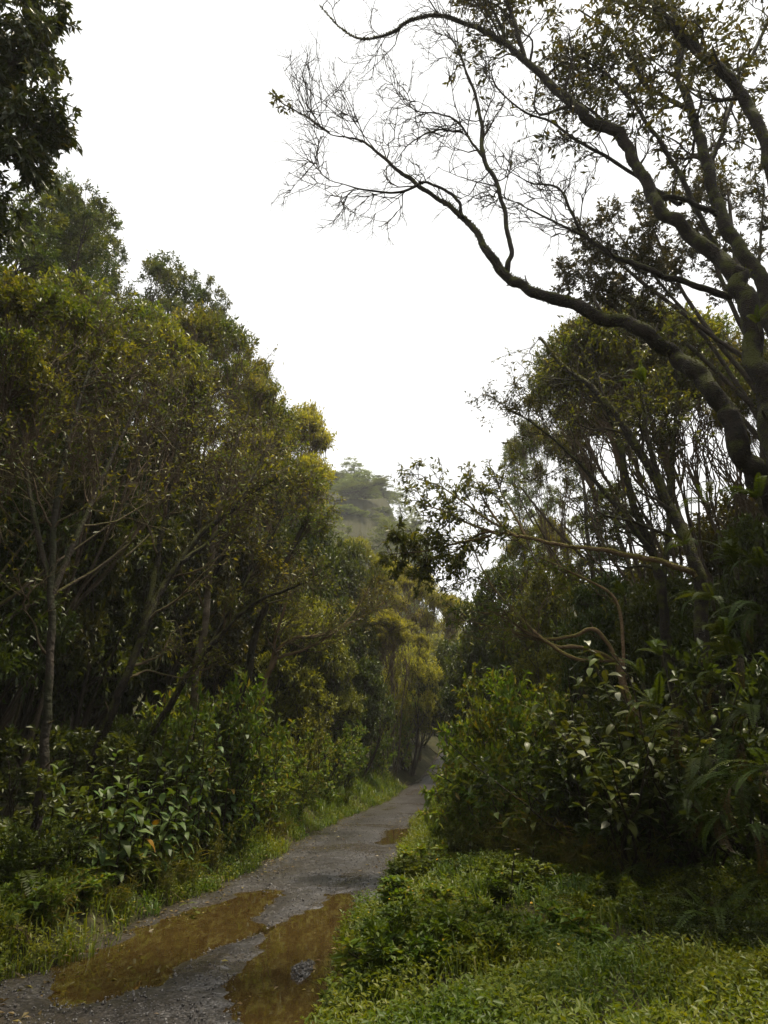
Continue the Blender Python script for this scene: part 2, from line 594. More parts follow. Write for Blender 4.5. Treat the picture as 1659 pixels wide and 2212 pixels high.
def stone_mat():
    m, nt, o = newmat('stone')
    L = nt.links.new
    geo = nt.nodes.new('ShaderNodeNewGeometry')
    r = ramp(nt, [(0, (0.018, 0.016, 0.015)), (0.6, (0.045, 0.042, 0.04)), (1, (0.13, 0.125, 0.12))])
    L(geo.outputs['Random Per Island'], r.inputs[0])
    p = nt.nodes.new('ShaderNodeBsdfPrincipled')
    p.inputs['Roughness'].default_value = 0.4
    L(r.outputs[0], p.inputs['Base Color'])
    L(p.outputs[0], o.inputs['Surface'])
    return m


M['soil'] = soil_mat()
M['road'] = road_mat()
M['water'] = water_mat()
M['stone'] = stone_mat()


# ------------------------------------------------------------------ object helpers
def add(name, me, parent=None, kind=None, loc=None):
    o = bpy.data.objects.new(name, me)
    C.objects.link(o)
    if parent is not None:
        o.parent = parent
    if kind:
        o['kind'] = kind
    if loc is not None:
        o.location = loc
    return o


LABELS = {}


def root(name, label, cat, loc=(0, 0, 0), rz=0.0, sc=1.0, group=None, tilt=None):
    o = bpy.data.objects.new(name, None)
    C.objects.link(o)
    o.location = tuple(float(q) for q in loc)
    o.rotation_euler = (tilt[0], tilt[1], rz) if tilt else (0, 0, rz)
    o.scale = (sc, sc, sc) if np.isscalar(sc) else sc
    o['label'] = label
    o['category'] = cat
    if group:
        o['group'] = group
    return o


def spawn(name, parts, label, cat, loc, rz=0.0, sc=1.0, group=None, tilt=None):
    """A thing from a list of (part name, mesh, kind); meshes are shared between copies."""
    r = root(name, label, cat, loc, rz, sc, group, tilt)
    for pn, me, kd in parts:
        add(pn, me, r, kd)
    return r


# ------------------------------------------------------------------ ground, road, water
def inpoly(x, y, poly):
    ins = np.zeros(x.shape, bool)
    n = len(poly)
    for i in range(n):
        x1, y1 = poly[i]
        x2, y2 = poly[(i + 1) % n]
        c = ((y1 > y) != (y2 > y)) & (x < (x2 - x1) * (y - y1) / (y2 - y1 + 1e-12) + x1)
        ins ^= c
    return ins


def polydist(x, y, poly):
    d = np.full(x.shape, 1e9)
    n = len(poly)
    for i in range(n):
        a = np.array(poly[i])
        b = np.array(poly[(i + 1) % n])
        ab = b - a
        t = np.clip(((x - a[0]) * ab[0] + (y - a[1]) * ab[1]) / (ab @ ab + 1e-12), 0, 1)
        d = np.minimum(d, np.hypot(x - a[0] - t * ab[0], y - a[1] - t * ab[1]))
    return d


def c5(pts):
    return [ground_hit(a * 0.5, b * 0.5 + 1475) for a, b in pts]


PUD_L = c5([(1150, 893), (1185, 900), (1188, 918), (1120, 985), (1070, 1025), (1115, 1055), (1060, 1090), (1000, 1115), (910, 1135), (860, 1160),
            (790, 1225), (700, 1275), (640, 1310), (540, 1330), (430, 1365), (370, 1378), (300, 1378), (265, 1360), (255, 1310), (250, 1275),
            (280, 1240), (400, 1180), (600, 1075), (700, 1035), (790, 1008), (860, 975), (960, 940), (1060, 910)])
PUD_R = c5([(1470, 910), (1510, 905), (1522, 935), (1525, 975), (1590, 955), (1640, 940), (1600, 1020), (1560, 1060), (1540, 1130), (1510, 1200), (1450, 1300),
            (1420, 1390), (1390, 1473), (1370, 1560), (1080, 1560), (1040, 1473), (1050, 1390), (1020, 1360), (1025, 1310), (1030, 1260), (1060, 1220), (1130, 1150),
            (1170, 1090), (1230, 1040), (1300, 1000), (1390, 960), (1430, 925)])
ISLE = c5([(1245, 1250), (1270, 1220), (1350, 1200), (1375, 1215), (1330, 1280), (1280, 1298), (1250, 1280)])
PUD_F = [ground_hit(*q) for q in [(828, 1823), (830, 1806), (841, 1793), (900, 1788), (905, 1800), (890, 1812), (877, 1821)]]


def puddle_sd(x, y):
    """signed distance to the water's edge, negative in the water"""
    best = np.full(x.shape, 1e9)
    for poly in (PUD_L, PUD_R, PUD_F):
        d = polydist(x, y, poly)
        d = np.where(inpoly(x, y, poly), -d, d)
        best = np.minimum(best, d)
    d = polydist(x, y, ISLE)
    d = np.where(inpoly(x, y, ISLE), -d, d)
    return np.maximum(best, -d)


def isle_lift(X, Y):
    return 0.03 * sstep(0, 0.09, np.where(inpoly(X, Y, ISLE), polydist(X, Y, ISLE), 0))


def build_setting():
    # ground sheet, with a finer grid near the camera; the road bed lies under the road sheet
    xs = np.concatenate([np.linspace(-150, -26, 32)[:-1], np.linspace(-26, -8, 40)[:-1], np.linspace(-8, 9, 110)[:-1], np.linspace(9, 26, 36)[:-1], np.linspace(26, 150, 32)])
    ys = np.concatenate([np.linspace(-120, -12, 24)[:-1], np.linspace(-12, 3, 24)[:-1], np.linspace(3, 26, 150)[:-1], np.linspace(26, 60, 70)[:-1], np.linspace(60, 180, 36)])
    X, Y = np.meshgrid(xs, ys)
    Z = ter(X, Y)
    dl = xl(Y) - X
    dr = X - xr(Y)
    inside = (dl < 0.12) & (dr < 0.12)
    Z = np.where(inside, zroad(Y) - 0.10, Z)
    V = np.stack([X, Y, Z], -1).reshape(-1, 3)
    ny, nx = X.shape
    a = (np.arange(ny - 1)[:, None] * nx + np.arange(nx - 1)[None, :]).ravel()
    F = np.stack([a, a + 1, a + nx + 1, a + nx], -1)
    add('ground', mesh_np('ground', V, [F], M['soil'], True), kind='structure')
    # road
    yr = np.concatenate([np.linspace(-20, 4, 40)[:-1], np.linspace(4, 14, 260)[:-1], np.linspace(14, 30, 110)[:-1], np.linspace(30, 75, 60)])
    tt = np.linspace(0, 1, 90)
    A = xl(yr) - 0.35
    B = xr(yr) + 0.35
    X = A[:, None] + (B - A)[:, None] * tt[None, :]
    Y = np.repeat(yr[:, None], len(tt), 1)
    sd = puddle_sd(X, Y) + 0.035 * fbm(X, Y, 7.0, 3.0)
    Z = zroad(Y) - 0.05 * sstep(0, -0.25, sd) + 0.035 * sstep(0, 0.35, sd) + 0.012 * fbm(X, Y, 2.6, 1) + 0.006 * fbm(X, Y, 9, 2)
    Z = Z - 0.012 * sstep(0.1, -0.06, sd)
    Z = Z + isle_lift(X, Y) + np.where(isle_lift(X, Y) > 0, 0.006 * fbm(X, Y, 30, 3), 0)
    TT = np.repeat(tt[None, :], len(yr), 0) + 0.03 * np.sin(Y * 0.7)
    rut = np.exp(-((TT - 0.30) / 0.075) ** 2) + np.exp(-((TT - 0.70) / 0.075) ** 2)
    Z = Z - 0.022 * rut * sstep(0.0, 0.3, sd)
    mud = np.clip(0.85 * (1 - sstep(-0.02, 0.16, sd)) + rut * sstep(-0.5, 0.9, fbm(X, Y, 0.8, 6)) * 0.8 + 0.9 * sstep(0.5, 1.1, fbm(X * 0.7, Y * 1.6, 0.9, 8)), 0, 1)
    near = np.minimum(X - A[:, None], B[:, None] - X)
    mud = np.maximum(mud, 1 - sstep(0.30, 0.62, near + 0.08 * fbm(X, Y, 4, 2)))
    Z = Z - 0.05 * (1 - sstep(0.0, 0.4, near))
    V = np.stack([X, Y, Z], -1).reshape(-1, 3)
    ny, nx = X.shape
    a = (np.arange(ny - 1)[:, None] * nx + np.arange(nx - 1)[None, :]).ravel()
    F = np.stack([a, a + 1, a + nx + 1, a + nx], -1)
    me = mesh_np('dirt_road', V, [F], M['road'], True)
    at = me.attributes.new('mud', 'FLOAT', 'POINT')
    at.data.foreach_set('value', np.ascontiguousarray(mud.ravel(), dtype=np.float32))
    add('dirt_road', me, kind='structure')
    # puddles: sheets at water level, the shore is where the road rises through them
    for poly in (PUD_L, PUD_R, PUD_F):
        p = np.array(poly)
        c = p.mean(0)
        lo, hi = p.min(0) - 0.25, p.max(0) + 0.25
        gx_, gy_ = np.meshgrid(np.linspace(lo[0], hi[0], 60), np.linspace(lo[1], hi[1], 60))
        sdg = np.where(inpoly(gx_, gy_, poly), -1, 1) * polydist(gx_, gy_, poly)
        gz = zroad(gy_) - 0.002
        V = np.stack([gx_, gy_, gz], -1).reshape(-1, 3)
        a = (np.arange(59)[:, None] * 60 + np.arange(59)[None, :])
        ok = (sdg[:-1, :-1] < 0.2) & (sdg[1:, 1:] < 0.2)
        a = a[ok]
        F = np.stack([a, a + 1, a + 61, a + 60], -1)
        add('puddle_water', mesh_np('puddle_water', V, [F], M['water'], True), kind='structure')


build_setting()

# loose gravel on the road
ICO_V = np.array([[0, 0, 1], [0.894, 0, 0.447], [0.276, 0.851, 0.447], [-0.724, 0.526, 0.447], [-0.724, -0.526, 0.447], [0.276, -0.851, 0.447],
                  [0.724, 0.526, -0.447], [-0.276, 0.851, -0.447], [-0.894, 0, -0.447], [-0.276, -0.851, -0.447], [0.724, -0.526, -0.447], [0, 0, -1]])
ICO_F = np.array([[0, 1, 2], [0, 2, 3], [0, 3, 4], [0, 4, 5], [0, 5, 1], [1, 6, 2], [2, 7, 3], [3, 8, 4], [4, 9, 5], [5, 10, 1], [6, 7, 2], [7, 8, 3],
                  [8, 9, 4], [9, 10, 5], [10, 6, 1]])


def build_gravel():
    n = 9000
    Y = 5.0 + 17 * rng.uniform(0, 1, n) ** 1.7
    X = xl(Y) + (xr(Y) - xl(Y)) * rng.uniform(0, 1, n)
    sd = puddle_sd(X, Y)
    xi, yi = np.array(ISLE).mean(0)
    X = np.concatenate([X, xi + rng.normal(size=900) * 0.22])
    Y = np.concatenate([Y, yi + rng.normal(size=900) * 0.22])
    sd = puddle_sd(X, Y)
    ok = (sd > 0.015)
    X, Y, sd = X[ok], Y[ok], sd[ok]
    n = len(X)
    r = 0.004 + 0.009 * rng.uniform(0, 1, n) ** 3
    Z = zroad(Y) + 0.035 * sstep(0, 0.35, sd) + 0.012 * fbm(X, Y, 2.6, 1) + 0.006 * fbm(X, Y, 9, 2) + isle_lift(X, Y) + r * 0.25
    sc = r[:, None] * rng.uniform(0.7, 1.4, (n, 3))
    V = ICO_V[None] * sc[:, None, :] * rng.uniform(0.8, 1.2, (n, 12, 1)) + np.stack([X, Y, Z], -1)[:, None, :]
    F = (np.arange(n) * 12)[:, None, None] + ICO_F[None]
    add('gravel', mesh_np('gravel', V.reshape(-1, 3), [F.reshape(-1, 3)], M['stone']), kind='stuff')


build_gravel()


def build_litter():
    n = 1500
    Y = 5.2 + 16 * rng.uniform(0, 1, n) ** 1.6
    side = rng.uniform(0, 1, n) < 0.5
    off = np.abs(rng.normal(size=n)) * 0.45
    X = np.where(side, xl(Y) + off - 0.2, xr(Y) - off + 0.35)
    on = (X > xl(Y)) & (X < xr(Y))
    sd = puddle_sd(X, Y)
    Z = np.where(on, np.maximum(zroad(Y) + 0.035 * sstep(0, 0.35, sd) + 0.012 * fbm(X, Y, 2.6, 1) + 0.012, zroad(Y) + 0.004), ter(X, Y) + 0.1 * rng.uniform(0, 1, n))
    kp = ~(on & (sd < 0.02)) | (rng.uniform(0, 1, n) < 0.2)
    X, Y, Z = X[kp], Y[kp], Z[kp]
    n = len(X)
    d = rng.normal(size=(n, 3)) * np.array([1, 1, 0.12])
    nr = rng.normal(size=(n, 3)) * 0.3 + np.array([0, 0, 1.0])
    Ls = rng.uniform(0.025, 0.085, n)
    V, F = leaf_geo(np.stack([X, Y, Z], -1), d, nr, Ls, Ls * 0.42, fold=0.2)
    add('leaf_litter', mesh_np('leaf_litter', V, F, M['litter']), kind='stuff')


M['litter'] = leaf_mat('litter', [(0.09, 0.055, 0.025), (0.16, 0.11, 0.045), (0.06, 0.04, 0.02), (0.22, 0.17, 0.05), (0.10, 0.11, 0.025)], trans=0.15, spec=0.2)
build_litter()


# ------------------------------------------------------------------ grass and herbs on the verges
def blades(X, Y, Z, H, Wd, lean=0.5):
    n = len(X)
    az = rng.uniform(0, 2 * pi, n)
    d = np.stack([np.cos(az), np.sin(az), np.zeros(n)], -1)
    s = np.stack([-np.sin(az), np.cos(az), np.zeros(n)], -1)
    base = np.stack([X, Y, Z - 0.01], -1)
    ln = (rng.uniform(0.15, 1.0, n) * lean * H)[:, None]
    up = np.array([0, 0, 1.0])
    Hh = H[:, None]
    w = Wd[:, None] * 0.5
    mid = base + d * ln * 0.35 + up * Hh * 0.6
    tip = base + d * ln * 1.25 + up * Hh * rng.uniform(0.6, 1.0, n)[:, None]
    V = np.stack([base - s * w * 0.7, base + s * w * 0.7, mid + s * w, mid - s * w, tip], 1)
    b = (np.arange(n) * 5)[:, None]
    return V.reshape(-1, 3), [b + np.array([[0, 1, 2, 3]]), b + np.array([[3, 2, 4]])]


def herbs(X, Y, Z, L):
    """little plants: a few leaves round a short stalk"""
    n = len(X)
    k = 6
    idx = np.repeat(np.arange(n), k)
    az = rng.uniform(0, 2 * pi, n * k)
    el = rng.uniform(-0.1, 0.9, n * k)
    d = np.stack([np.cos(az) * np.cos(el), np.sin(az) * np.cos(el), np.sin(el)], -1)
    base = np.stack([X, Y, Z], -1)[idx] + np.array([0, 0, 1.0]) * (rng.uniform(0.02, 0.19, n * k))[:, None] + rng.normal(size=(n * k, 3)) * 0.012
    nr = np.array([0, 0, 1.0]) + rng.normal(size=(n * k, 3)) * 0.4
    Ls = L[idx] * rng.uniform(0.7, 1.2, n * k)
    return leaf_geo(base, d, nr, Ls, Ls * 0.42, fold=0.15)


def scatter_side(side, n, y0, y1, dmax, ypow=1.6, dpow=1.0):
    Y = y0 + (y1 - y0) * rng.uniform(0, 1, n) ** ypow
    dd = dmax * rng.uniform(0, 1, n) ** dpow - 0.12
    X = xl(Y) - dd if side < 0 else xr(Y) + dd
    vis = np.abs(X) < 0.60 * Y + 0.8
    X, Y, dd = X[vis], Y[vis], dd[vis]
    # ragged edge towards the road
    ok = dd + 0.16 * fbm(X, Y, 3.0, side) > -0.02
    ok &= rng.uniform(0, 1, len(X)) < np.clip(0.75 + 0.75 * fbm(X, Y, 1.7, 9) + 0.3 * fbm(X, Y, 5.0, 4), 0.10, 1)
    return X[ok], Y[ok], dd[ok]


def build_grass():
    for side, name, n, nh, dm in ((-1, 'grass', 70000, 24000, 3.4), (1, 'grass', 140000, 50000, 7.0)):
        X, Y, dd = scatter_side(side, n, 3.6, 32, dm, 1.5 if side < 0 else 1.9, 1.1)
        cl = fbm(X, Y, 2.2, 5)
        H = (0.09 + 0.20 * rng.uniform(0, 1, len(X)) ** 2.5 + 0.06 * cl) * (1.0 + 0.35 * (side < 0)) * (1 + 0.02 * (Y - 5))
        H = np.maximum(H, 0.05) * (0.95 if side < 0 else 0.95) * (0.6 + 0.4 * sstep(-0.1, 0.5, dd))
        Wd = rng.uniform(0.006, 0.015, len(X)) * (1 + 0.05 * (Y - 5))
        g = blades(X, Y, ter(X, Y), H, Wd, 0.8)
        V, F = g
        add(name, mesh_np(name, V, F, M['grass']), kind='stuff')
        X, Y, dd = scatter_side(side, nh, 3.6, 28, dm, 1.5 if side < 0 else 1.9, 1.0)
        V, F = herbs(X, Y, ter(X, Y) + 0.02, rng.uniform(0.03, 0.06, len(X)))
        add('ground_cover_leaves', mesh_np('ground_cover_leaves', V, F, M['herb']), kind='stuff')


build_grass()


# ------------------------------------------------------------------ tree builders
def stems_from(base, dirs, H, npts, wob, trop, r0, r1):
    N = len(base)
    pts = np.zeros((N, npts, 3))
    pts[:, 0] = base
    d = norm(dirs)
    for k in range(1, npts):
        d = norm(d + wob * rng.normal(size=(N, 3)) + np.array(trop))
        pts[:, k] = pts[:, k - 1] + d * (H / (npts - 1))[:, None]
    rad = r0[:, None] * np.linspace(1, 0, npts)[None, :] ** 0.8 * (1 - r1) + r0[:, None] * r1
    return pts, rad


def stem_parts(Pt, R, mat, name='stem', sides=7):
    res = []
    for i in range(len(Pt)):
        V, F = tubes(Pt[i:i + 1], R[i:i + 1], sides)
        res.append((name, mesh_np(name, V, F, mat, True), None))
    return res


def bez(a, b, ta, n, bow=0.5, wob=0.05, upend=0.3):
    """curved branches from points a (leaving along ta) to points b, arriving upwards"""
    L = np.linalg.norm(b - a, axis=1, keepdims=True)
    c1 = a + ta * L * bow
    c2 = b - np.array([0, 0, 1.0]) * L * upend
    t = np.linspace(0, 1, n)[None, :, None]
    p = (1 - t) ** 3 * a[:, None] + 3 * t * (1 - t) ** 2 * c1[:, None] + 3 * t * t * (1 - t) * c2[:, None] + t ** 3 * b[:, None]
    w_ = rng.normal(size=(len(a), n, 3)) * wob * L[:, :, None] * np.sin(pi * t)
    return p + w_


def attach(src, rad, tgt, t0, t1, zdrop=0.25):
    """for every target the best point of the source branches below it"""
    N, n = src.shape[:2]
    i0, i1 = int(t0 * (n - 1)), max(int(t1 * (n - 1)), int(t0 * (n - 1)) + 1)
    cand = src[:, i0:i1 + 1].reshape(-1, 3)
    T = norm(np.gradient(src, axis=1))[:, i0:i1 + 1].reshape(-1, 3)
    rr = rad[:, i0:i1 + 1].reshape(-1)
    a, ta, r = [], [], []
    for q in tgt:
        dv = q - cand
        dist = np.linalg.norm(dv, axis=1)
        cosv = (dv * T).sum(1) / np.maximum(dist, 1e-6)
        cost = dist * (1.4 - 0.75 * cosv) * rng.uniform(0.75, 1.3, len(cand))
        k = int(np.argmin(cost))
        a.append(cand[k]); ta.append(T[k]); r.append(rr[k])
    return np.array(a), np.array(ta), np.array(r)


def shell_points(n, ells, zmin=-0.1, inner=0.75):
    """points on the lumpy outer shell of a few ellipsoids"""
    w_ = np.array([e[1][0] * e[1][1] for e in ells])
    w_ = w_ / w_.sum()
    res = []
    while len(res) < n:
        c, r = ells[int(rng.choice(len(ells), p=w_))]
        d = rng.normal(size=3)
        d /= np.linalg.norm(d)
        if d[2] < zmin or rng.uniform() > 0.45 + 0.55 * d[2]:
            continue
        res.append(np.array(c) + d * np.array(r) * rng.uniform(inner, 1.0) * (1 + 0.10 * sin(4 * d[0] + 3 * d[1] + c[0] * 9)))
    return np.array(res)


def crown_tree(P0, R0, ells, nm, ns, ntw, leafk, L, bark, lf, tw='twig', zmin=-0.1, t0=0.3, name='stem', ratio=0.42, twl=(0.35, 0.7), up_lv=0.9, extra=0, sides=7):
    tg1 = shell_points(nm, ells, zmin, 0.5)
    a, ta, r = attach(P0, R0, tg1, t0, 0.98)
    P1 = bez(a, tg1, ta, 12, 0.45, 0.025)
    R1 = np.maximum(r * 0.55, 0.016)[:, None] * np.linspace(1, 0.35, 12)[None]
    tg2 = shell_points(ns, ells, zmin, 0.8)
    a, ta, r = attach(P1, R1, tg2, 0.25, 0.95)
    P2 = bez(a, tg2, ta, 7, 0.45, 0.04)
    R2 = np.maximum(r * 0.6, 0.009)[:, None] * np.linspace(1, 0.5, 7)[None]
    P3, R3 = grow(P2, R2, ntw, 0.55, 1.0, twl, (0.3, 1.1), 3, 0.2, (0, 0, 0.12), 0.5, 0.006)
    tws = [tubes(P1, R1, 5), tubes(P2, R2, 3), tubes(P3, R3, 3)]
    if extra:       # bare inner twigs
        P4, R4 = grow(P2, R2, extra, 0.02, 0.5, (0.3, 0.75), (0.15, 0.6), 4, 0.12, (0, 0, 0.16), 0.5, 0.005)
        tws.append(tubes(P4, R4, 3))
    V, F = leaves(P3, leafk, L, ratio, 0.15, up_lv, 0.25, None, spread=1.0, off=0.03)
    return stem_parts(P0, R0, M[bark], name, sides) + [('branchwork', mesh_np('branchwork', *merge(tws), M[tw], True), 'stuff'), ('crown', mesh_np('crown', V, F, M[lf]), 'stuff')]


def brush_tree(n=6, lean=0.4, H=9.0, leafk=7, bark='bark_stem', lf='leaf_dome', tw='twig', ns=250):
    """a clump of thin leaning stems that fan into brown twigs under a shallow dome of leaves"""
    az = rng.uniform(0, 2 * pi, n)
    base = np.stack([np.cos(az) * 0.5, np.sin(az) * 0.6, np.full(n, -0.2)], -1)
    dirs = np.stack([lean * 0.7 + rng.uniform(-0.16, 0.2, n), rng.uniform(-0.2, 0.2, n), np.ones(n)], -1)
    P0, R0 = stems_from(base, dirs, H * rng.uniform(0.6, 0.8, n), 14, 0.09, (0, 0, 0.02), rng.uniform(0.04, 0.08, n), 0.25)
    cx, cy_ = P0[:, -1, 0].mean(), P0[:, -1, 1].mean()
    ells = []
    for k in range(24):
        d = rng.normal(size=3)
        d /= np.linalg.norm(d)
        q, e = rng.uniform(0, 2 * pi), rng.uniform(0, 1) ** 0.5 * 1.25
        r_ = rng.uniform(0.34, 0.62)
        ells.append(((cx + 1.9 * sin(e) * cos(q), cy_ + 1.9 * sin(e) * sin(q), H - 2.3 + cos(e) * 1.9), (r_, r_, r_ * 0.45)))
    return crown_tree(P0, R0, ells, 60, ns, 7, leafk, (0.075, 0.13), bark, lf, tw, 0.0, 0.2, extra=6, up_lv=1.6, twl=(0.18, 0.36))


def tall_tree(H=18.0, wid=2.6, leafk=10, lf='leaf_tall', puff=(1.1, 1.0)):
    P0, R0 = stems_from(np.array([[0, 0, -0.3]]), np.array([[rng.uniform(-.08, .08), rng.uniform(-.08, .08), 1]]), np.array([H * .96]), 18, 0.05, (0, 0, 0.03), np.array([0.2]), 0.1)
    ells = []
    for k in range(22):
        f = 0.35 + 0.65 * (k / 21)
        q = k * 2.4
        w_ = wid * (1 - 0.6 * ((f - 0.35) / 0.65) ** 2.5) * rng.uniform(0.35, 0.85)
        rr = rng.uniform(0.5, 0.85) * (1.15 - 0.35 * f)
        i = int(f * 17)
        ells.append(((P0[0, i, 0] + w_ * cos(q), P0[0, i, 1] + w_ * sin(q), f * H - rr * .5), (rr * puff[0], rr * puff[0], rr * puff[1])))
    return crown_tree(P0, R0, ells, 60, 340, 6, leafk, (0.10, 0.17), 'bark_dark', lf, 'twig_dark', -0.4, 0.25, 'trunk', 0.36, (0.2, 0.4), 0.8, sides=9)


def dense_tree(H=4.0, n=5, leafk=11, lf='leaf_dense', bark='bark_dark', L=(0.09, 0.15), spread=0.55):
    az = np.arange(n) * 2 * pi / n + rng.uniform(-0.4, 0.4, n)
    base = np.stack([np.cos(az) * 0.12, np.sin(az) * 0.12, np.full(n, -0.2)], -1)
    dirs = np.stack([np.cos(az) * spread, np.sin(az) * spread, np.ones(n)], -1)
    P0, R0 = stems_from(base, dirs, H * rng.uniform(0.5, 0.7, n), 10, 0.12, (0, 0, 0.04), rng.uniform(0.05, 0.08, n), 0.15)
    ells = []
    for k in range(30):
        d = rng.normal(size=3)
        d /= np.linalg.norm(d)
        d[2] = d[2] if d[2] > 0 else d[2] * 0.7
        r_ = H * rng.uniform(0.09, 0.17)
        ells.append(((d[0] * H * .34, d[1] * H * .34, H * .56 + d[2] * H * .36), (r_, r_, r_ * .55)))
    return crown_tree(P0, R0, ells, 40, 300, 7, leafk, L, bark, lf, 'twig_dark', -0.45, 0.2, 'stem', 0.45, (0.2, 0.4), 1.5)


def bush(H=1.2, n=12, leafk=16, lf='leaf_bush', L=(0.05, 0.09), ratio=0.5, up=0.8):
    az = rng.uniform(0, 2 * pi, n)
    base = np.stack([np.cos(az) * 0.15 * H, np.sin(az) * 0.15 * H, np.full(n, -0.1)], -1)
    dirs = np.stack([np.cos(az) * 0.65, np.sin(az) * 0.65, np.ones(n)], -1)
    P0, R0 = stems_from(base, dirs, H * rng.uniform(0.7, 1.1, n), 8, 0.15, (0, 0, 0.06), np.full(n, 0.012), 0.3)
    P1, R1 = grow(P0, R0, 6, 0.25, 1.0, (0.2 * H, 0.42 * H), (0.4, 1.1), 5, 0.18, (0, 0, 0.1), 0.6, 0.004, 0.3)
    P2, R2 = grow(P1, R1, 3, 0.3, 1.0, (0.1 * H, 0.2 * H), (0.4, 1.0), 3, 0.18, (0, 0, 0.1), 0.6, 0.003)
    tw_ = merge([tubes(P0, R0, 5), tubes(P1, R1, 3), tubes(P2, R2, 3)])
    V, F = leaves(P2, leafk, L, ratio, 0.1, up, 0.1, None, spread=1.1)
    return [('branchwork', mesh_np('branchwork', *tw_, M['twig_dark'], True), 'stuff'), ('foliage', mesh_np('foliage', V, F, M[lf]), 'stuff')]


def catmull(pts, n):
    p = np.array(pts, float)
    p = np.vstack([2 * p[0] - p[1], p, 2 * p[-1] - p[-2]])
    m = len(p) - 3
    out = []
    for t in np.linspace(0, m - 1e-6, n):
        i = int(t)
        f = t - i
        a, b, c, d = p[i:i + 4]
        out.append(0.5 * ((2 * b) + (-a + c) * f + (2 * a - 5 * b + 4 * c - d) * f * f + (-a + 3 * b - 3 * c + d) * f ** 3))
    return np.array(out)


def traced(lines, mat, tw='twig_dark', lf='leaf_hero', L=(0.09, 0.15), six=False, moss=0.0):
    """A tree whose limbs are known one by one. lines: dict(pts=[(u, v, Y, width)], kind, sub=(n1, n2, n3), len, leaf)."""
    parts, tws, lvs, mtop = [], [], [], []
    for ln in lines:
        arr = []
        for u, v, Y, wpx in ln['pts']:
            p, t = P(u, v, Y)
            arr.append(list(p) + [wpx / 2 / FPX * t])
        if ln.get('name') == 'trunk':       # carry the trunk down into the ground
            g = float(ter(arr[0][0], arr[0][1])) - 0.25
            if arr[0][2] > g + 0.1:
                dx = np.array(arr[1][:3]) - np.array(arr[0][:3])
                k = min((arr[0][2] - g) / max(dx[2], 0.2), 2.0) * 0.7
                arr.insert(0, [arr[0][0] - dx[0] * k, arr[0][1], g, arr[0][3] * 1.2])
        n = max(16, 13 * len(arr))
        c = catmull(arr, n)
        jit = rng.normal(size=(n, 3))
        for _ in range(9):
            jit[1:-1] = (jit[:-2] + jit[1:-1] * 2 + jit[2:]) / 4
        jit[0] = jit[-1] = 0
        c[:, :3] += jit * c[:, 3:4] * 0.7
        Pt = c[None, :, :3]
        R = np.maximum(c[None, :, 3], 0.004)
        q = rng.normal(size=n)
        q[1:-1] = (q[:-2] + q[1:-1] + q[2:]) / 3
        Rr = R * (1 + 0.05 * q)[None]
        V, F = tubes(Pt, Rr, 14 if R.max() > 0.06 else 7)
        if R.max() > 0.03:      # mossy, uneven bark
            ce = np.repeat(c[:, :3], 14 if R.max() > 0.06 else 7, 0)
            V = V + (V - ce) * (0.05 * fbm(V[:, 0] * 8 + V[:, 2] * 5, V[:, 1] * 8 - V[:, 2] * 7, 1.0, 2) + 0.07 * fbm(V[:, 0] * 21 - V[:, 2] * 9, V[:, 1] * 19 + V[:, 2] * 13, 1.0, 5))[:, None]
            Pk, Rk = grow(Pt, R, max(3, int(4 * len(arr) / 3)), 0.1, 0.95, (0.10, 0.30), (0.5, 1.2), 4, 0.2, (0, 0, 0.1), 0.3, 0.008)
            tws.append(tubes(Pk, Rk, 5))
            mtop.append((c, R[0]))
        parts.append((ln.get('name', 'limb'), mesh_np('limb', V, F, M[ln.get('mat', mat)], True), None))
        n1, n2, n3 = ln.get('sub', (8, 4, 4))
        le1 = ln.get('len', (0.7, 1.8))
        if n1 == 0:
            continue
        tr = ln.get('trop', (-0.04, 0, 0.06))
        P1, R1 = grow(Pt, R, n1, ln.get('t0', 0.25), 1.0, le1, (0.4, 1.1), 9, 0.26, tr, 0.42, 0.010, 0.3)
        P2, R2 = grow(P1, R1, n2, 0.2, 1.0, (le1[0] * 0.45, le1[1] * 0.65), (0.35, 1.0), 6, 0.28, tr, 0.5, 0.008, 0.3)
        P3, R3 = grow(P2, R2, n3, 0.2, 1.0, (le1[0] * 0.2, le1[1] * 0.28), (0.3, 0.9), 4, 0.25, tr, 0.5, 0.0045)
        tws += [tubes(P1, R1, 4), tubes(P2, R2, 3), tubes(P3, R3, 3)]
        k = ln.get('leaf', 0)
        if k:
            lvs.append(leaves(P3, k, ln.get('L', L), 0.36, 0.45, 0.5, 0.2, None, six=six, spread=0.9))
    if mtop and mat == 'bark_mossy':
        res = []
        for c, R in mtop:
            if R.max() < 0.05:
                continue
            m = int(550 * np.linalg.norm(c[-1, :3] - c[0, :3]) * R.max() / 0.12)
            t = rng.uniform(0, len(c) - 1.01, m)
            i = t.astype(int)
            f = (t - i)[:, None]
            p = c[i, :3] * (1 - f) + c[i + 1, :3] * f
            T = norm(c[i + 1, :3] - c[i, :3])
            r_ = R[i] * 0.98
            d = norm(np.cross(T, rng.normal(size=(m, 3))) + np.array([0, 0, 0.9]))
            base = p + d * r_[:, None]
            dd = norm(d + rng.normal(size=(m, 3)) * 0.7 + np.array([0, 0, -0.1]))
            Ls = rng.uniform(0.012, 0.04, m)
            res.append(leaf_geo(base, dd, rng.normal(size=(m, 3)), Ls, Ls * 0.5))
        if res:
            parts.append(('moss', mesh_np('moss', *merge(res), M['moss']), 'stuff'))
    if tws:
        parts.append(('branchwork', mesh_np('branchwork', *merge(tws), M[tw], True), 'stuff'))
    if lvs:
        parts.append(('crown', mesh_np('crown', *merge(lvs), M[lf]), 'stuff'))
    return parts


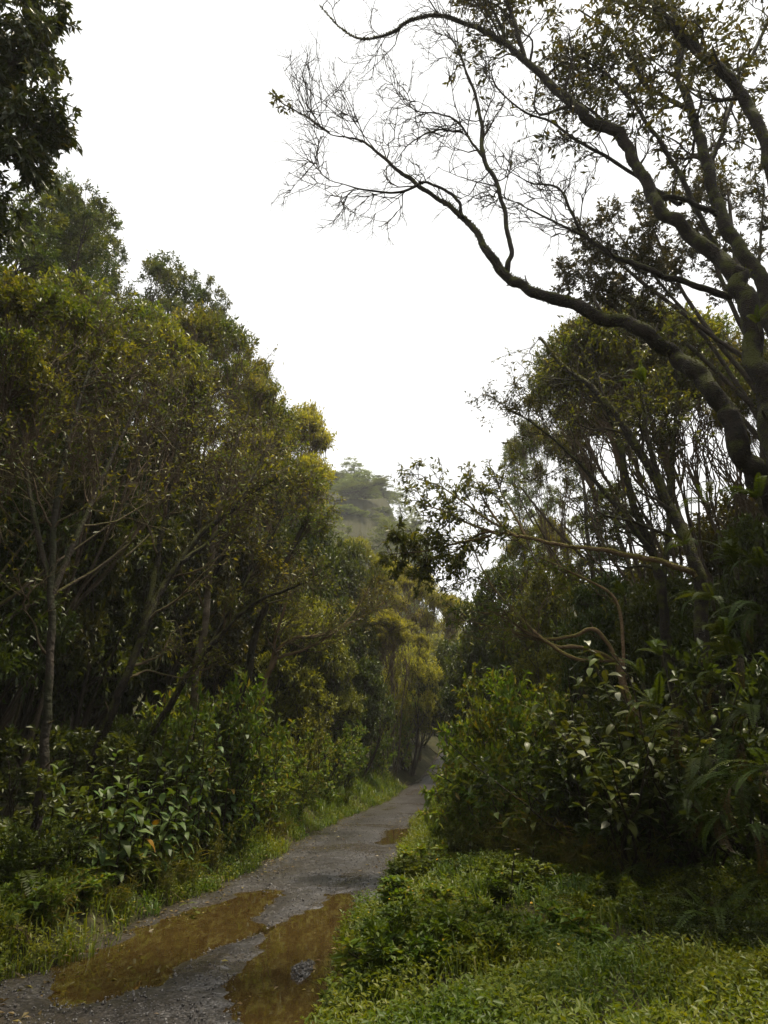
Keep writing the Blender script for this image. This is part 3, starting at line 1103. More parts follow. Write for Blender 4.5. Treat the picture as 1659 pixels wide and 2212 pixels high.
# ------------------------------------------------------------------ the big trees on the right
def hero_tree():
    ln = []
    T = 7.4
    ln.append(dict(name='trunk', pts=[(1800, 1900, T, 100), (1775, 1560, T, 92), (1735, 1260, T, 86), (1700, 1050, T, 78), (1668, 880, T + .1, 70), (1625, 700, T + .2, 58), (1585, 590, T + .3, 50)], sub=(0, 0, 0)))
    ln.append(dict(pts=[(1715, 1160, T, 76), (1655, 1075, T - .2, 66), (1605, 965, T - .3, 62), (1565, 890, T - .3, 58), (1510, 812, T - .2, 54), (1440, 748, T - .1, 48), (1360, 702, T, 42), (1250, 665, T + .2, 36), (1135, 622, T + .4, 31),
                        (1086, 590, T + .5, 28), (1050, 540, T + .6, 22), (1010, 480, T + .8, 17), (960, 440, T + 1, 14)], sub=(3, 3, 3), t0=.5, len=(.4, 1.0)))
    ln.append(dict(pts=[(965, 442, T + 1, 13), (900, 398, T + 1.1, 11), (855, 362, T + 1.2, 9), (810, 325, T + 1.3, 7), (780, 305, T + 1.4, 6), (750, 296, T + 1.5, 4), (712, 288, T + 1.6, 3), (668, 255, T + 1.7, 2), (635, 238, T + 1.8, 1.6)], sub=(15, 5, 4), len=(.7, 1.9), t0=.05, trop=(-.02, 0, .14)))
    ln.append(dict(pts=[(915, 395, T + 1.1, 8), (860, 415, T + 1, 6), (800, 412, T + 1, 5), (750, 400, T + .9, 3), (705, 385, T + .9, 2), (680, 350, T + .9, 1.4)], sub=(14, 5, 4), len=(.5, 1.2), t0=.1, trop=(-.05, 0, -.02)))
    ln.append(dict(pts=[(1000, 470, T + .8, 9), (985, 430, T + .8, 8), (940, 400, T + .9, 7), (905, 392, T + 1, 6)], sub=(3, 3, 3), len=(.3, .8)))
    ln.append(dict(pts=[(712, 288, T + 1.6, 4.6), (668, 256, T + 1.7, 4.2), (640, 240, T + 1.75, 3.8), (610, 222, T + 1.8, 3.4), (582, 198, T + 1.85, 3)], sub=(5, 2, 2), len=(.12, .25), t0=.55, leaf=3))
    # branch rising from the elbow of the arching limb
    ln.append(dict(pts=[(1092, 588, T + .5, 20), (1103, 540, T + .5, 15), (1088, 460, T + .6, 14), (1072, 390, T + .6, 13), (1045, 345, T + .7, 12), (1040, 280, T + .8, 10), (1028, 210, T + .9, 8), (1005, 150, T + 1, 6), (990, 100, T + 1.1, 4), (985, 50, T + 1.2, 2)],
                   sub=(15, 5, 4), len=(.6, 1.5), t0=.25))
    ln.append(dict(pts=[(1045, 342, T + .7, 8), (1020, 310, T + .8, 6), (990, 265, T + .9, 5), (950, 245, T + 1, 4), (900, 240, T + 1.1, 3), (870, 215, T + 1.2, 1.6)], sub=(14, 5, 4), len=(.5, 1.2), t0=.2))
    ln.append(dict(pts=[(1000, 285, T + .8, 5), (940, 282, T + .8, 4), (885, 310, T + .9, 3), (858, 345, T + 1, 2)], sub=(4, 3, 3), len=(.3, .8)))
    # second big limb, to the top of the frame
    ln.append(dict(pts=[(1620, 690, T + .2, 52), (1575, 575, T + .4, 46), (1490, 505, T + .5, 40), (1430, 452, T + .6, 37), (1395, 390, T + .7, 34), (1362, 335, T + .8, 32), (1330, 280, T + .8, 34), (1268, 258, T + .9, 32), (1222, 212, T + 1, 27),
                        (1155, 150, T + 1.1, 21), (1090, 92, T + 1.2, 17), (1045, 68, T + 1.2, 14), (960, 35, T + 1.3, 10), (890, 42, T + 1.4, 8), (845, 72, T + 1.5, 7), (780, 84, T + 1.6, 4), (735, 60, T + 1.7, 2.5), (690, 10, T + 1.8, 1.5)], sub=(18, 5, 5), len=(.7, 1.8), t0=.45))
    ln.append(dict(pts=[(1095, 95, T + 1.2, 10), (1075, 40, T + 1.3, 8), (1040, -10, T + 1.4, 6), (1000, -60, T + 1.5, 4)], sub=(8, 5, 4), len=(.6, 1.4), leaf=4))
    ln.append(dict(pts=[(1135, 130, T + 1.1, 12), (1110, 40, T + 1.2, 11), (1080, -30, T + 1.3, 9), (1060, -120, T + 1.4, 6)], sub=(14, 5, 4), len=(.6, 1.5), leaf=6, t0=.1))
    # middle limb
    ln.append(dict(pts=[(1690, 760, T + .6, 50), (1640, 620, T + .8, 44), (1580, 510, T + 1, 40), (1545, 420, T + 1.1, 36), (1520, 330, T + 1.2, 31), (1498, 250, T + 1.3, 26), (1470, 170, T + 1.4, 20), (1465, 90, T + 1.5, 17), (1450, 0, T + 1.6, 14), (1430, -120, T + 1.8, 10)],
                   sub=(16, 5, 4), len=(.7, 1.7), leaf=6, t0=.4))
    ln.append(dict(pts=[(1510, 255, T + 1.2, 13), (1440, 212, T + 1.3, 12), (1400, 190, T + 1.4, 10), (1375, 150, T + 1.5, 9), (1340, 90, T + 1.6, 7), (1295, 50, T + 1.7, 5), (1250, 20, T + 1.8, 4)], sub=(14, 5, 4), len=(.6, 1.4), leaf=6, t0=.2))
    ln.append(dict(pts=[(1535, 350, T + 1.2, 16), (1565, 280, T + 1.2, 14), (1590, 200, T + 1.3, 12), (1630, 110, T + 1.4, 10), (1690, -20, T + 1.5, 8)], sub=(12, 5, 4), len=(.6, 1.4), leaf=6, t0=.1))
    ln.append(dict(pts=[(1745, 640, T - .8, 44), (1680, 430, T - .8, 38), (1645, 290, T - .7, 35), (1605, 210, T - .6, 33), (1555, 150, T - .6, 30), (1500, 100, T - .5, 28), (1455, 60, T - .5, 25), (1410, -10, T - .4, 22), (1370, -120, T - .3, 18)], sub=(13, 5, 4), len=(.5, 1.2), leaf=5, t0=.35))
    ln.append(dict(pts=[(1470, 440, T + 1, 14), (1400, 395, T + 1.2, 11), (1370, 350, T + 1.3, 9), (1300, 260, T + 1.5, 7), (1250, 220, T + 1.6, 6), (1190, 190, T + 1.7, 4)], sub=(15, 5, 4), len=(.5, 1.3), leaf=2, t0=.3))
    ln.append(dict(pts=[(1550, 540, T + .9, 16), (1480, 400, T + 1, 15), (1440, 330, T + 1.1, 12), (1400, 270, T + 1.2, 10), (1350, 200, T + 1.3, 8), (1310, 160, T + 1.4, 6), (1250, 120, T + 1.5, 4)], sub=(12, 5, 4), len=(.6, 1.4), leaf=5, t0=.3))
    ln.append(dict(pts=[(1395, 395, T + 1, 8), (1320, 345, T + 1, 9), (1240, 300, T + 1, 8), (1190, 262, T + 1.1, 6), (1130, 240, T + 1.1, 5), (1075, 190, T + 1.2, 3), (1060, 150, T + 1.2, 2)], sub=(15, 5, 4), len=(.5, 1.3), t0=.15, leaf=1))
    ln.append(dict(pts=[(1580, 645, T + .5, 22), (1500, 618, T + .5, 20), (1420, 590, T + .5, 19), (1350, 562, T + .6, 17), (1290, 530, T + .7, 14), (1255, 500, T + .8, 10), (1235, 460, T + .8, 8), (1205, 405, T + .9, 6), (1150, 395, T + 1, 4), (1100, 370, T + 1, 2)], sub=(13, 5, 4), len=(.5, 1.3), t0=.35))
    ln.append(dict(pts=[(1265, 512, T + .8, 7), (1220, 490, T + .8, 6), (1170, 465, T + .8, 5), (1120, 440, T + .9, 3), (1080, 425, T + .9, 2)], sub=(11, 4, 4), len=(.4, 1.0), t0=.1))
    ln.append(dict(pts=[(1545, 465, T + .8, 18), (1480, 432, T + .8, 14), (1420, 420, T + .8, 12), (1375, 380, T + .8, 8)], sub=(3, 3, 3), len=(.4, .9)))
    for l in ln:
        l['pts'] = [(a, b, c, d * (0.70 if d > 12 else 0.85)) for a, b, c, d in l['pts']]
    return traced(ln, 'bark_mossy')


spawn('mossy_tree', hero_tree(), 'huge moss covered tree arching its bare limbs over the road from the right edge', 'tree', (0, 0, 0))


def airy_tree():
    Y = 12.5
    ln = [dict(name='trunk', pts=[(1700, 1720, Y, 30), (1690, 1400, Y, 28), (1670, 1100, Y, 24), (1640, 850, Y, 20), (1600, 650, Y, 14), (1580, 480, Y, 8), (1570, 400, Y, 4)], sub=(10, 5, 5), len=(.7, 1.5), leaf=9, t0=.6)]
    for a, b, c in (((1655, 930), (1500, 700), (1330, 500)), ((1640, 850), (1480, 640), (1400, 470)), ((1650, 900), (1420, 690), (1230, 590)),
                    ((1620, 740), (1540, 560), (1500, 430)), ((1640, 840), (1640, 600), (1650, 400)), ((1660, 960), (1450, 760), (1290, 640)), ((1640, 800), (1400, 620), (1290, 520))):
        ln.append(dict(pts=[(*a, Y, 11), (*b, Y + .3, 8), (*c, Y + .6, 3)], sub=(12, 5, 5), len=(.5, 1.2), t0=.5, leaf=9, trop=(-.02, 0, .08)))
    return traced(ln, 'bark_dark', L=(.08, .13))


spawn('dark_leaved_tree', airy_tree(), 'dark leaved tree seen against the sky between the bare mossy limbs', 'tree', (0, 0, 0))


def m1_tree():
    ln = [dict(name='trunk', pts=[(1570, 1700, 10, 36), (1525, 1480, 10, 32), (1512, 1240, 10, 28), (1450, 1100, 10.3, 23), (1390, 985, 10.6, 19), (1300, 860, 11, 14), (1220, 790, 11.5, 10), (1165, 730, 12, 5)], sub=(12, 5, 4), len=(.7, 1.8), t0=.4, leaf=3),
          dict(pts=[(1505, 1247, 10, 15), (1430, 1215, 10, 13), (1330, 1190, 10.2, 12), (1230, 1181, 10.5, 9), (1130, 1160, 11, 8), (1045, 1150, 11.5, 6), (985, 1190, 12, 3), (930, 1210, 12, 2)], sub=(10, 5, 4), len=(.4, .9), t0=.5, leaf=3, mat='bark_tan', L=(.08, .14)),
          dict(pts=[(1120, 1160, 11, 7), (1050, 1120, 11.2, 6), (1000, 1085, 11.5, 4), (950, 1050, 11.7, 3), (905, 1035, 12, 2)], sub=(9, 4, 4), len=(.3, .8), t0=.3, leaf=3, mat='bark_tan', L=(.08, .13)),
          dict(pts=[(1100, 1155, 11, 6), (1060, 1105, 11.2, 5), (1040, 1070, 11.4, 3), (1030, 1035, 11.6, 2)], sub=(8, 4, 4), len=(.3, .7), t0=.3, leaf=3, mat='bark_tan', L=(.07, .11)),
          dict(pts=[(1140, 1165, 11, 6), (1110, 1110, 11.2, 5), (1085, 1070, 11.4, 3), (1080, 1045, 11.6, 2)], sub=(8, 4, 4), len=(.3, .7), t0=.3, leaf=3, mat='bark_tan', L=(.07, .11)),
          dict(pts=[(1080, 1155, 11.2, 6), (1010, 1130, 11.4, 5), (960, 1105, 11.6, 4), (910, 1090, 11.8, 2)], sub=(9, 4, 4), len=(.3, .7), t0=.2, leaf=4, mat='bark_tan', L=(.08, .13)),
          dict(pts=[(1060, 1158, 11.4, 6), (985, 1175, 11.7, 5), (920, 1190, 12, 4), (865, 1195, 12.2, 3)], sub=(13, 5, 5), len=(.3, .8), t0=.15, leaf=6, mat='bark_tan', L=(.08, .14), trop=(-.03, 0, -.02)),
          dict(pts=[(1010, 1180, 11.7, 5), (980, 1215, 11.9, 4), (970, 1250, 12.1, 2)], sub=(8, 4, 4), len=(.3, .7), t0=.1, leaf=4, mat='bark_tan', L=(.07, .12)),
          dict(pts=[(1440, 1090, 10.3, 14), (1400, 950, 10.5, 12), (1385, 800, 10.8, 9), (1370, 690, 11, 5)], sub=(10, 5, 4), len=(.6, 1.5), leaf=9)]
    return traced(ln, 'bark_mossy', lf='leaf_spray', L=(.06, .11))


M['leaf_spray'] = leaf_mat('leaf_spray', [(0.05, 0.07, 0.012), (0.08, 0.10, 0.016), (0.11, 0.11, 0.02)], trans=0.45)
spawn('mossy_tree', m1_tree(), 'dark trunked tree beside the ferns whose long orange lit branch reaches level over the road', 'tree', (0, 0, 0))


def m2_tree():
    ln = [dict(name='trunk', pts=[(1470, 1600, 12, 24), (1440, 1420, 12, 22), (1425, 1250, 12, 19), (1375, 1100, 12.3, 16), (1335, 950, 12.6, 12), (1290, 830, 13, 8), (1250, 740, 13.4, 4)], sub=(14, 6, 5), len=(.7, 1.7), t0=.35, leaf=4),
          dict(pts=[(1410, 1200, 12, 12), (1320, 1080, 12.2, 10), (1240, 990, 12.5, 7), (1160, 920, 12.8, 4), (1090, 880, 13, 2)], sub=(13, 6, 5), len=(.6, 1.4), t0=.3, leaf=4),
          dict(pts=[(1430, 1270, 12, 13), (1450, 1050, 12.4, 11), (1460, 850, 12.8, 8), (1450, 700, 13, 5)], sub=(12, 5, 5), len=(.7, 1.5), t0=.4, leaf=9)]
    return traced(ln, 'bark_mossy', L=(.06, .11))


spawn('mossy_tree', m2_tree(), 'slim mossy tree leaning left behind the orange lit level branch', 'tree', (0, 0, 0))


def m3_tree():
    ln = [dict(name='trunk', pts=[(1420, 1640, 11, 22), (1370, 1530, 11, 18), (1330, 1425, 11, 15)], sub=(0, 0, 0)),
          dict(pts=[(1335, 1430, 11, 10), (1270, 1402, 11, 9), (1200, 1395, 11.2, 8), (1140, 1365, 11.4, 6), (1085, 1330, 11.7, 4), (1020, 1320, 12, 2)], sub=(8, 4, 4), len=(.5, 1.2), t0=.35, leaf=3),
          dict(pts=[(1340, 1440, 11, 9), (1290, 1362, 11, 9), (1230, 1375, 11.2, 8), (1160, 1380, 11.4, 6), (1090, 1362, 11.7, 4), (1030, 1345, 12, 2)], sub=(8, 4, 4), len=(.5, 1.2), t0=.4, leaf=3),
          dict(pts=[(1330, 1425, 11, 10), (1250, 1425, 11, 9), (1180, 1385, 11.2, 8), (1120, 1330, 11.5, 6), (1060, 1260, 12, 4), (1020, 1180, 12.4, 2)], sub=(10, 5, 4), len=(.5, 1.3), t0=.4, leaf=4),
          dict(pts=[(1350, 1460, 11, 8), (1330, 1300, 11.2, 7), (1240, 1240, 11.4, 5), (1160, 1200, 11.8, 3)], sub=(8, 4, 4), len=(.5, 1.1), t0=.3, leaf=4)]
    return traced(ln, 'bark_tan', tw='twig', lf='leaf_dome', L=(.06, .11))


spawn('low_tree', m3_tree(), 'low tree with orange brown branches spreading flat above the pale leaved shrub', 'tree', (0, 0, 0))


# ------------------------------------------------------------------ traced trees on the left
def left_tree(lines, bark, **k):
    return traced(lines, bark, tw='twig', lf='leaf_dome', L=(.06, .11), **k)


def ln_(pts, **k):
    d = dict(pts=pts, sub=(12, 6, 5), len=(.8, 1.9), t0=.3, leaf=2, trop=(0.06, 0, .1))
    d.update(k)
    return d


spawn('pale_barked_tree', left_tree([
    ln_([(415, 1560, 13, 17), (425, 1440, 13, 16), (447, 1330, 13, 14), (455, 1230, 13, 12), (468, 1120, 13, 10), (500, 990, 13.2, 7), (540, 880, 13.5, 4)], name='trunk', mat='bark_pale'),
    ln_([(452, 1260, 13, 9), (520, 1130, 13, 8), (570, 1010, 13.3, 6), (600, 930, 13.6, 3)], len=(.5, 1.0)),
    ln_([(447, 1300, 13, 7), (430, 1150, 13.2, 6), (440, 1000, 13.4, 4), (450, 860, 13.6, 2)])], 'bark_mossy'),
    'slender tree with pale peeling bark on its trunk on the left bank', 'tree', (0, 0, 0))
spawn('leaning_tree', left_tree([
    ln_([(510, 1540, 14, 18), (545, 1400, 14, 16), (580, 1290, 14, 13), (640, 1170, 14.3, 10), (670, 1100, 14.6, 7), (685, 1060, 15, 3)], name='trunk', mat='bark_scrap', len=(.4, .9)),
    ln_([(575, 1300, 14, 9), (590, 1150, 14.2, 8), (605, 1000, 14.5, 6), (620, 920, 14.8, 3)], len=(.4, .9)),
    ln_([(620, 1200, 14.2, 8), (660, 1150, 14.4, 6), (690, 1120, 14.8, 3)], len=(.4, .8))], 'bark_mossy'),
    'moss streaked tree leaning towards the road just right of the pale barked tree', 'tree', (0, 0, 0))
spawn('leaning_tree', left_tree([
    ln_([(200, 1640, 10.5, 20), (265, 1480, 10.5, 18), (320, 1340, 10.7, 16), (370, 1240, 11, 14), (430, 1160, 11.3, 13), (510, 1090, 11.6, 9), (600, 1030, 12, 5)], name='trunk'),
    ln_([(310, 1360, 10.7, 15), (345, 1190, 11, 12), (370, 1030, 11.3, 9), (400, 900, 11.6, 5)]),
    ln_([(390, 1215, 11, 11), (470, 1150, 11.3, 9), (540, 1040, 11.6, 7), (580, 960, 12, 3)], len=(.5, 1.0))], 'bark_mossy'),
    'thick dark tree slanting right across the shaded left bank below the dome crowns', 'tree', (0, 0, 0))
spawn('leaning_tree', left_tree([
    ln_([(300, 1640, 11.5, 15), (380, 1500, 11.5, 14), (460, 1390, 11.7, 12), (540, 1310, 12, 9), (640, 1265, 12.3, 6), (690, 1245, 12.7, 3)], name='trunk', len=(.4, .9)),
    ln_([(450, 1400, 11.7, 8), (530, 1260, 12, 7), (590, 1150, 12.3, 5), (630, 1070, 12.6, 2)], len=(.4, .9))], 'bark_mossy'),
    'thin mossy tree slanting low over the broad leaved plants', 'tree', (0, 0, 0))
spawn('leaning_tree', left_tree([
    ln_([(95, 1640, 8.5, 20), (105, 1450, 8.5, 17), (110, 1250, 8.6, 15), (125, 1050, 8.8, 12), (160, 900, 9.2, 8), (200, 780, 9.6, 5)], name='trunk', mat='bark_scrap'),
    ln_([(108, 1300, 8.6, 13), (180, 1120, 8.8, 11), (250, 970, 9.2, 8), (310, 850, 9.6, 4)]),
    ln_([(105, 1250, 8.6, 12), (60, 1050, 8.9, 9), (40, 900, 9.2, 5)])], 'bark_dark'),
    'dark upright tree with scraps of pale bark at the far left', 'tree', (0, 0, 0))
spawn('low_tree', left_tree([
    ln_([(560, 1520, 17, 13), (585, 1440, 17, 12), (625, 1385, 17, 10), (690, 1372, 17.3, 8), (760, 1345, 17.6, 5), (830, 1300, 18, 3)], name='trunk', len=(.6, 1.4)),
    ln_([(600, 1420, 17, 8), (665, 1400, 17.2, 7), (740, 1350, 17.5, 5), (800, 1270, 18, 3)], len=(.6, 1.4)),
    ln_([(580, 1450, 17, 8), (610, 1330, 17, 6), (640, 1230, 17.2, 3)], len=(.6, 1.4))], 'bark_tan'),
    'small sunlit tree with bare tan branches forking over the left bank beside the round crown', 'tree', (0, 0, 0))


# overhanging foliage in the upper left corner: its trunk stands outside the picture
def corner_tree():
    ln = [dict(name='trunk', pts=[(-260, 1800, 6.2, 110), (-240, 1200, 6.3, 95), (-200, 800, 6.4, 80), (-170, 400, 6.5, 60), (-140, 100, 6.6, 40), (-120, -200, 6.8, 20)], sub=(0, 0, 0))]
    for v0, v1, u1 in ((560, 330, 40), (420, 240, 75), (330, 130, 95), (240, 40, 90), (150, -60, 80), (40, -160, 70)):
        ln.append(dict(pts=[(-175, v0, 6.5, 26), (-90, (v0 + v1) / 2, 6.4, 16), (-20, v1 + 20, 6.4, 9), (u1, v1, 6.4, 4)], sub=(13, 6, 5), len=(.35, .85), leaf=8, t0=.2, trop=(.02, 0, -.05)))
    return traced(ln, 'bark_dark', lf='leaf_corner', L=(.09, .15))


M['leaf_corner'] = leaf_mat('leaf_corner', [(0.025, 0.035, 0.0072), (0.040, 0.050, 0.0096), (0.030, 0.042, 0.0090), (0.070, 0.060, 0.0120)], trans=0.25)
spawn('overhanging_tree', corner_tree(), 'near tree with dark drooping leaves hanging into the top left corner', 'tree', (0, 0, 0))

# ------------------------------------------------------------------ copied trees
BRUSH = [brush_tree(6, 0.35), brush_tree(7, 0.2), brush_tree(6, 0.5, leafk=6, ns=250), brush_tree(8, 0.3)]
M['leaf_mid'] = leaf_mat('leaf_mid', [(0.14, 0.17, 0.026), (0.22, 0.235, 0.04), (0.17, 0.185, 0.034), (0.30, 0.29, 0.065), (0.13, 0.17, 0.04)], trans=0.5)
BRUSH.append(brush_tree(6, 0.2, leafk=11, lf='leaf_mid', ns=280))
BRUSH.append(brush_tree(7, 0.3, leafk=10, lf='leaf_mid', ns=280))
M['leaf_far_haze'] = leaf_mat('leaf_far_haze', [(0.10, 0.14, 0.06), (0.13, 0.17, 0.07), (0.09, 0.13, 0.065)], trans=0.4)  # paler leaves: some of the far haze put into their colour
TALL = [tall_tree(18, 1.3), tall_tree(18, 1.6), tall_tree(17, 1.9), tall_tree(17, 1.7, lf='leaf_far_haze', puff=(1.3, 1.9)), tall_tree(17, 1.4, lf='leaf_far_haze', puff=(1.2, 2.0))]
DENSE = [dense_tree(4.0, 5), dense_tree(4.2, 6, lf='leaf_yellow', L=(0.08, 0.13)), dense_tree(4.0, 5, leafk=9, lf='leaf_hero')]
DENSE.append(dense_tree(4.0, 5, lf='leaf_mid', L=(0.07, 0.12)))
PROT = {'B': BRUSH, 'T': TALL, 'D': DENSE}


def crown_box(parts):
    me = [m for n, m, k in parts if n == 'crown'][0]
    co = np.empty(len(me.vertices) * 3, np.float32)
    me.vertices.foreach_get('co', co)
    co = co.reshape(-1, 3)
    lo, hi = np.percentile(co, 3, axis=0), np.percentile(co, 97, axis=0)
    return (lo[0] + hi[0]) / 2, (lo[1] + hi[1]) / 2, (hi[0] - lo[0] + hi[1] - lo[1]) / 4, np.percentile(co[:, 2], 99.3)


BOX = {c: [crown_box(p) for p in PROT[c]] for c in PROT}


def put(code, var, name, u, Y, vtop, wpx, label, cat='tree', rz=None, group=None):
    """u, vtop: middle and top of the crown; wpx: its width"""
    cx, cy_, rad, ht = BOX[code][var]
    if rz is None:
        rz = rng.uniform(0, 2 * pi)
    pt, t = P(u, vtop, Y)
    sx = wpx / 2 / FPX * t / rad
    x, y = pt[0], Y
    ox, oy = cx * sx, cy_ * sx
    bx, by = x - (ox * cos(rz) - oy * sin(rz)), y - (ox * sin(rz) + oy * cos(rz))
    z = float(ter(bx, by))
    if name == 'hazy_tree':      # bushy to the ground
        z -= 0.55 * (pt[2] - z)
    sz = max((pt[2] - z) / ht, 0.15)
    if code != 'D':
        sx *= 0.88
    else:
        sx = max(sx, sz * 0.6)
    return spawn(name, PROT[code][var], label, cat, (bx, by, z), rz, (sx, sx, sz), group)


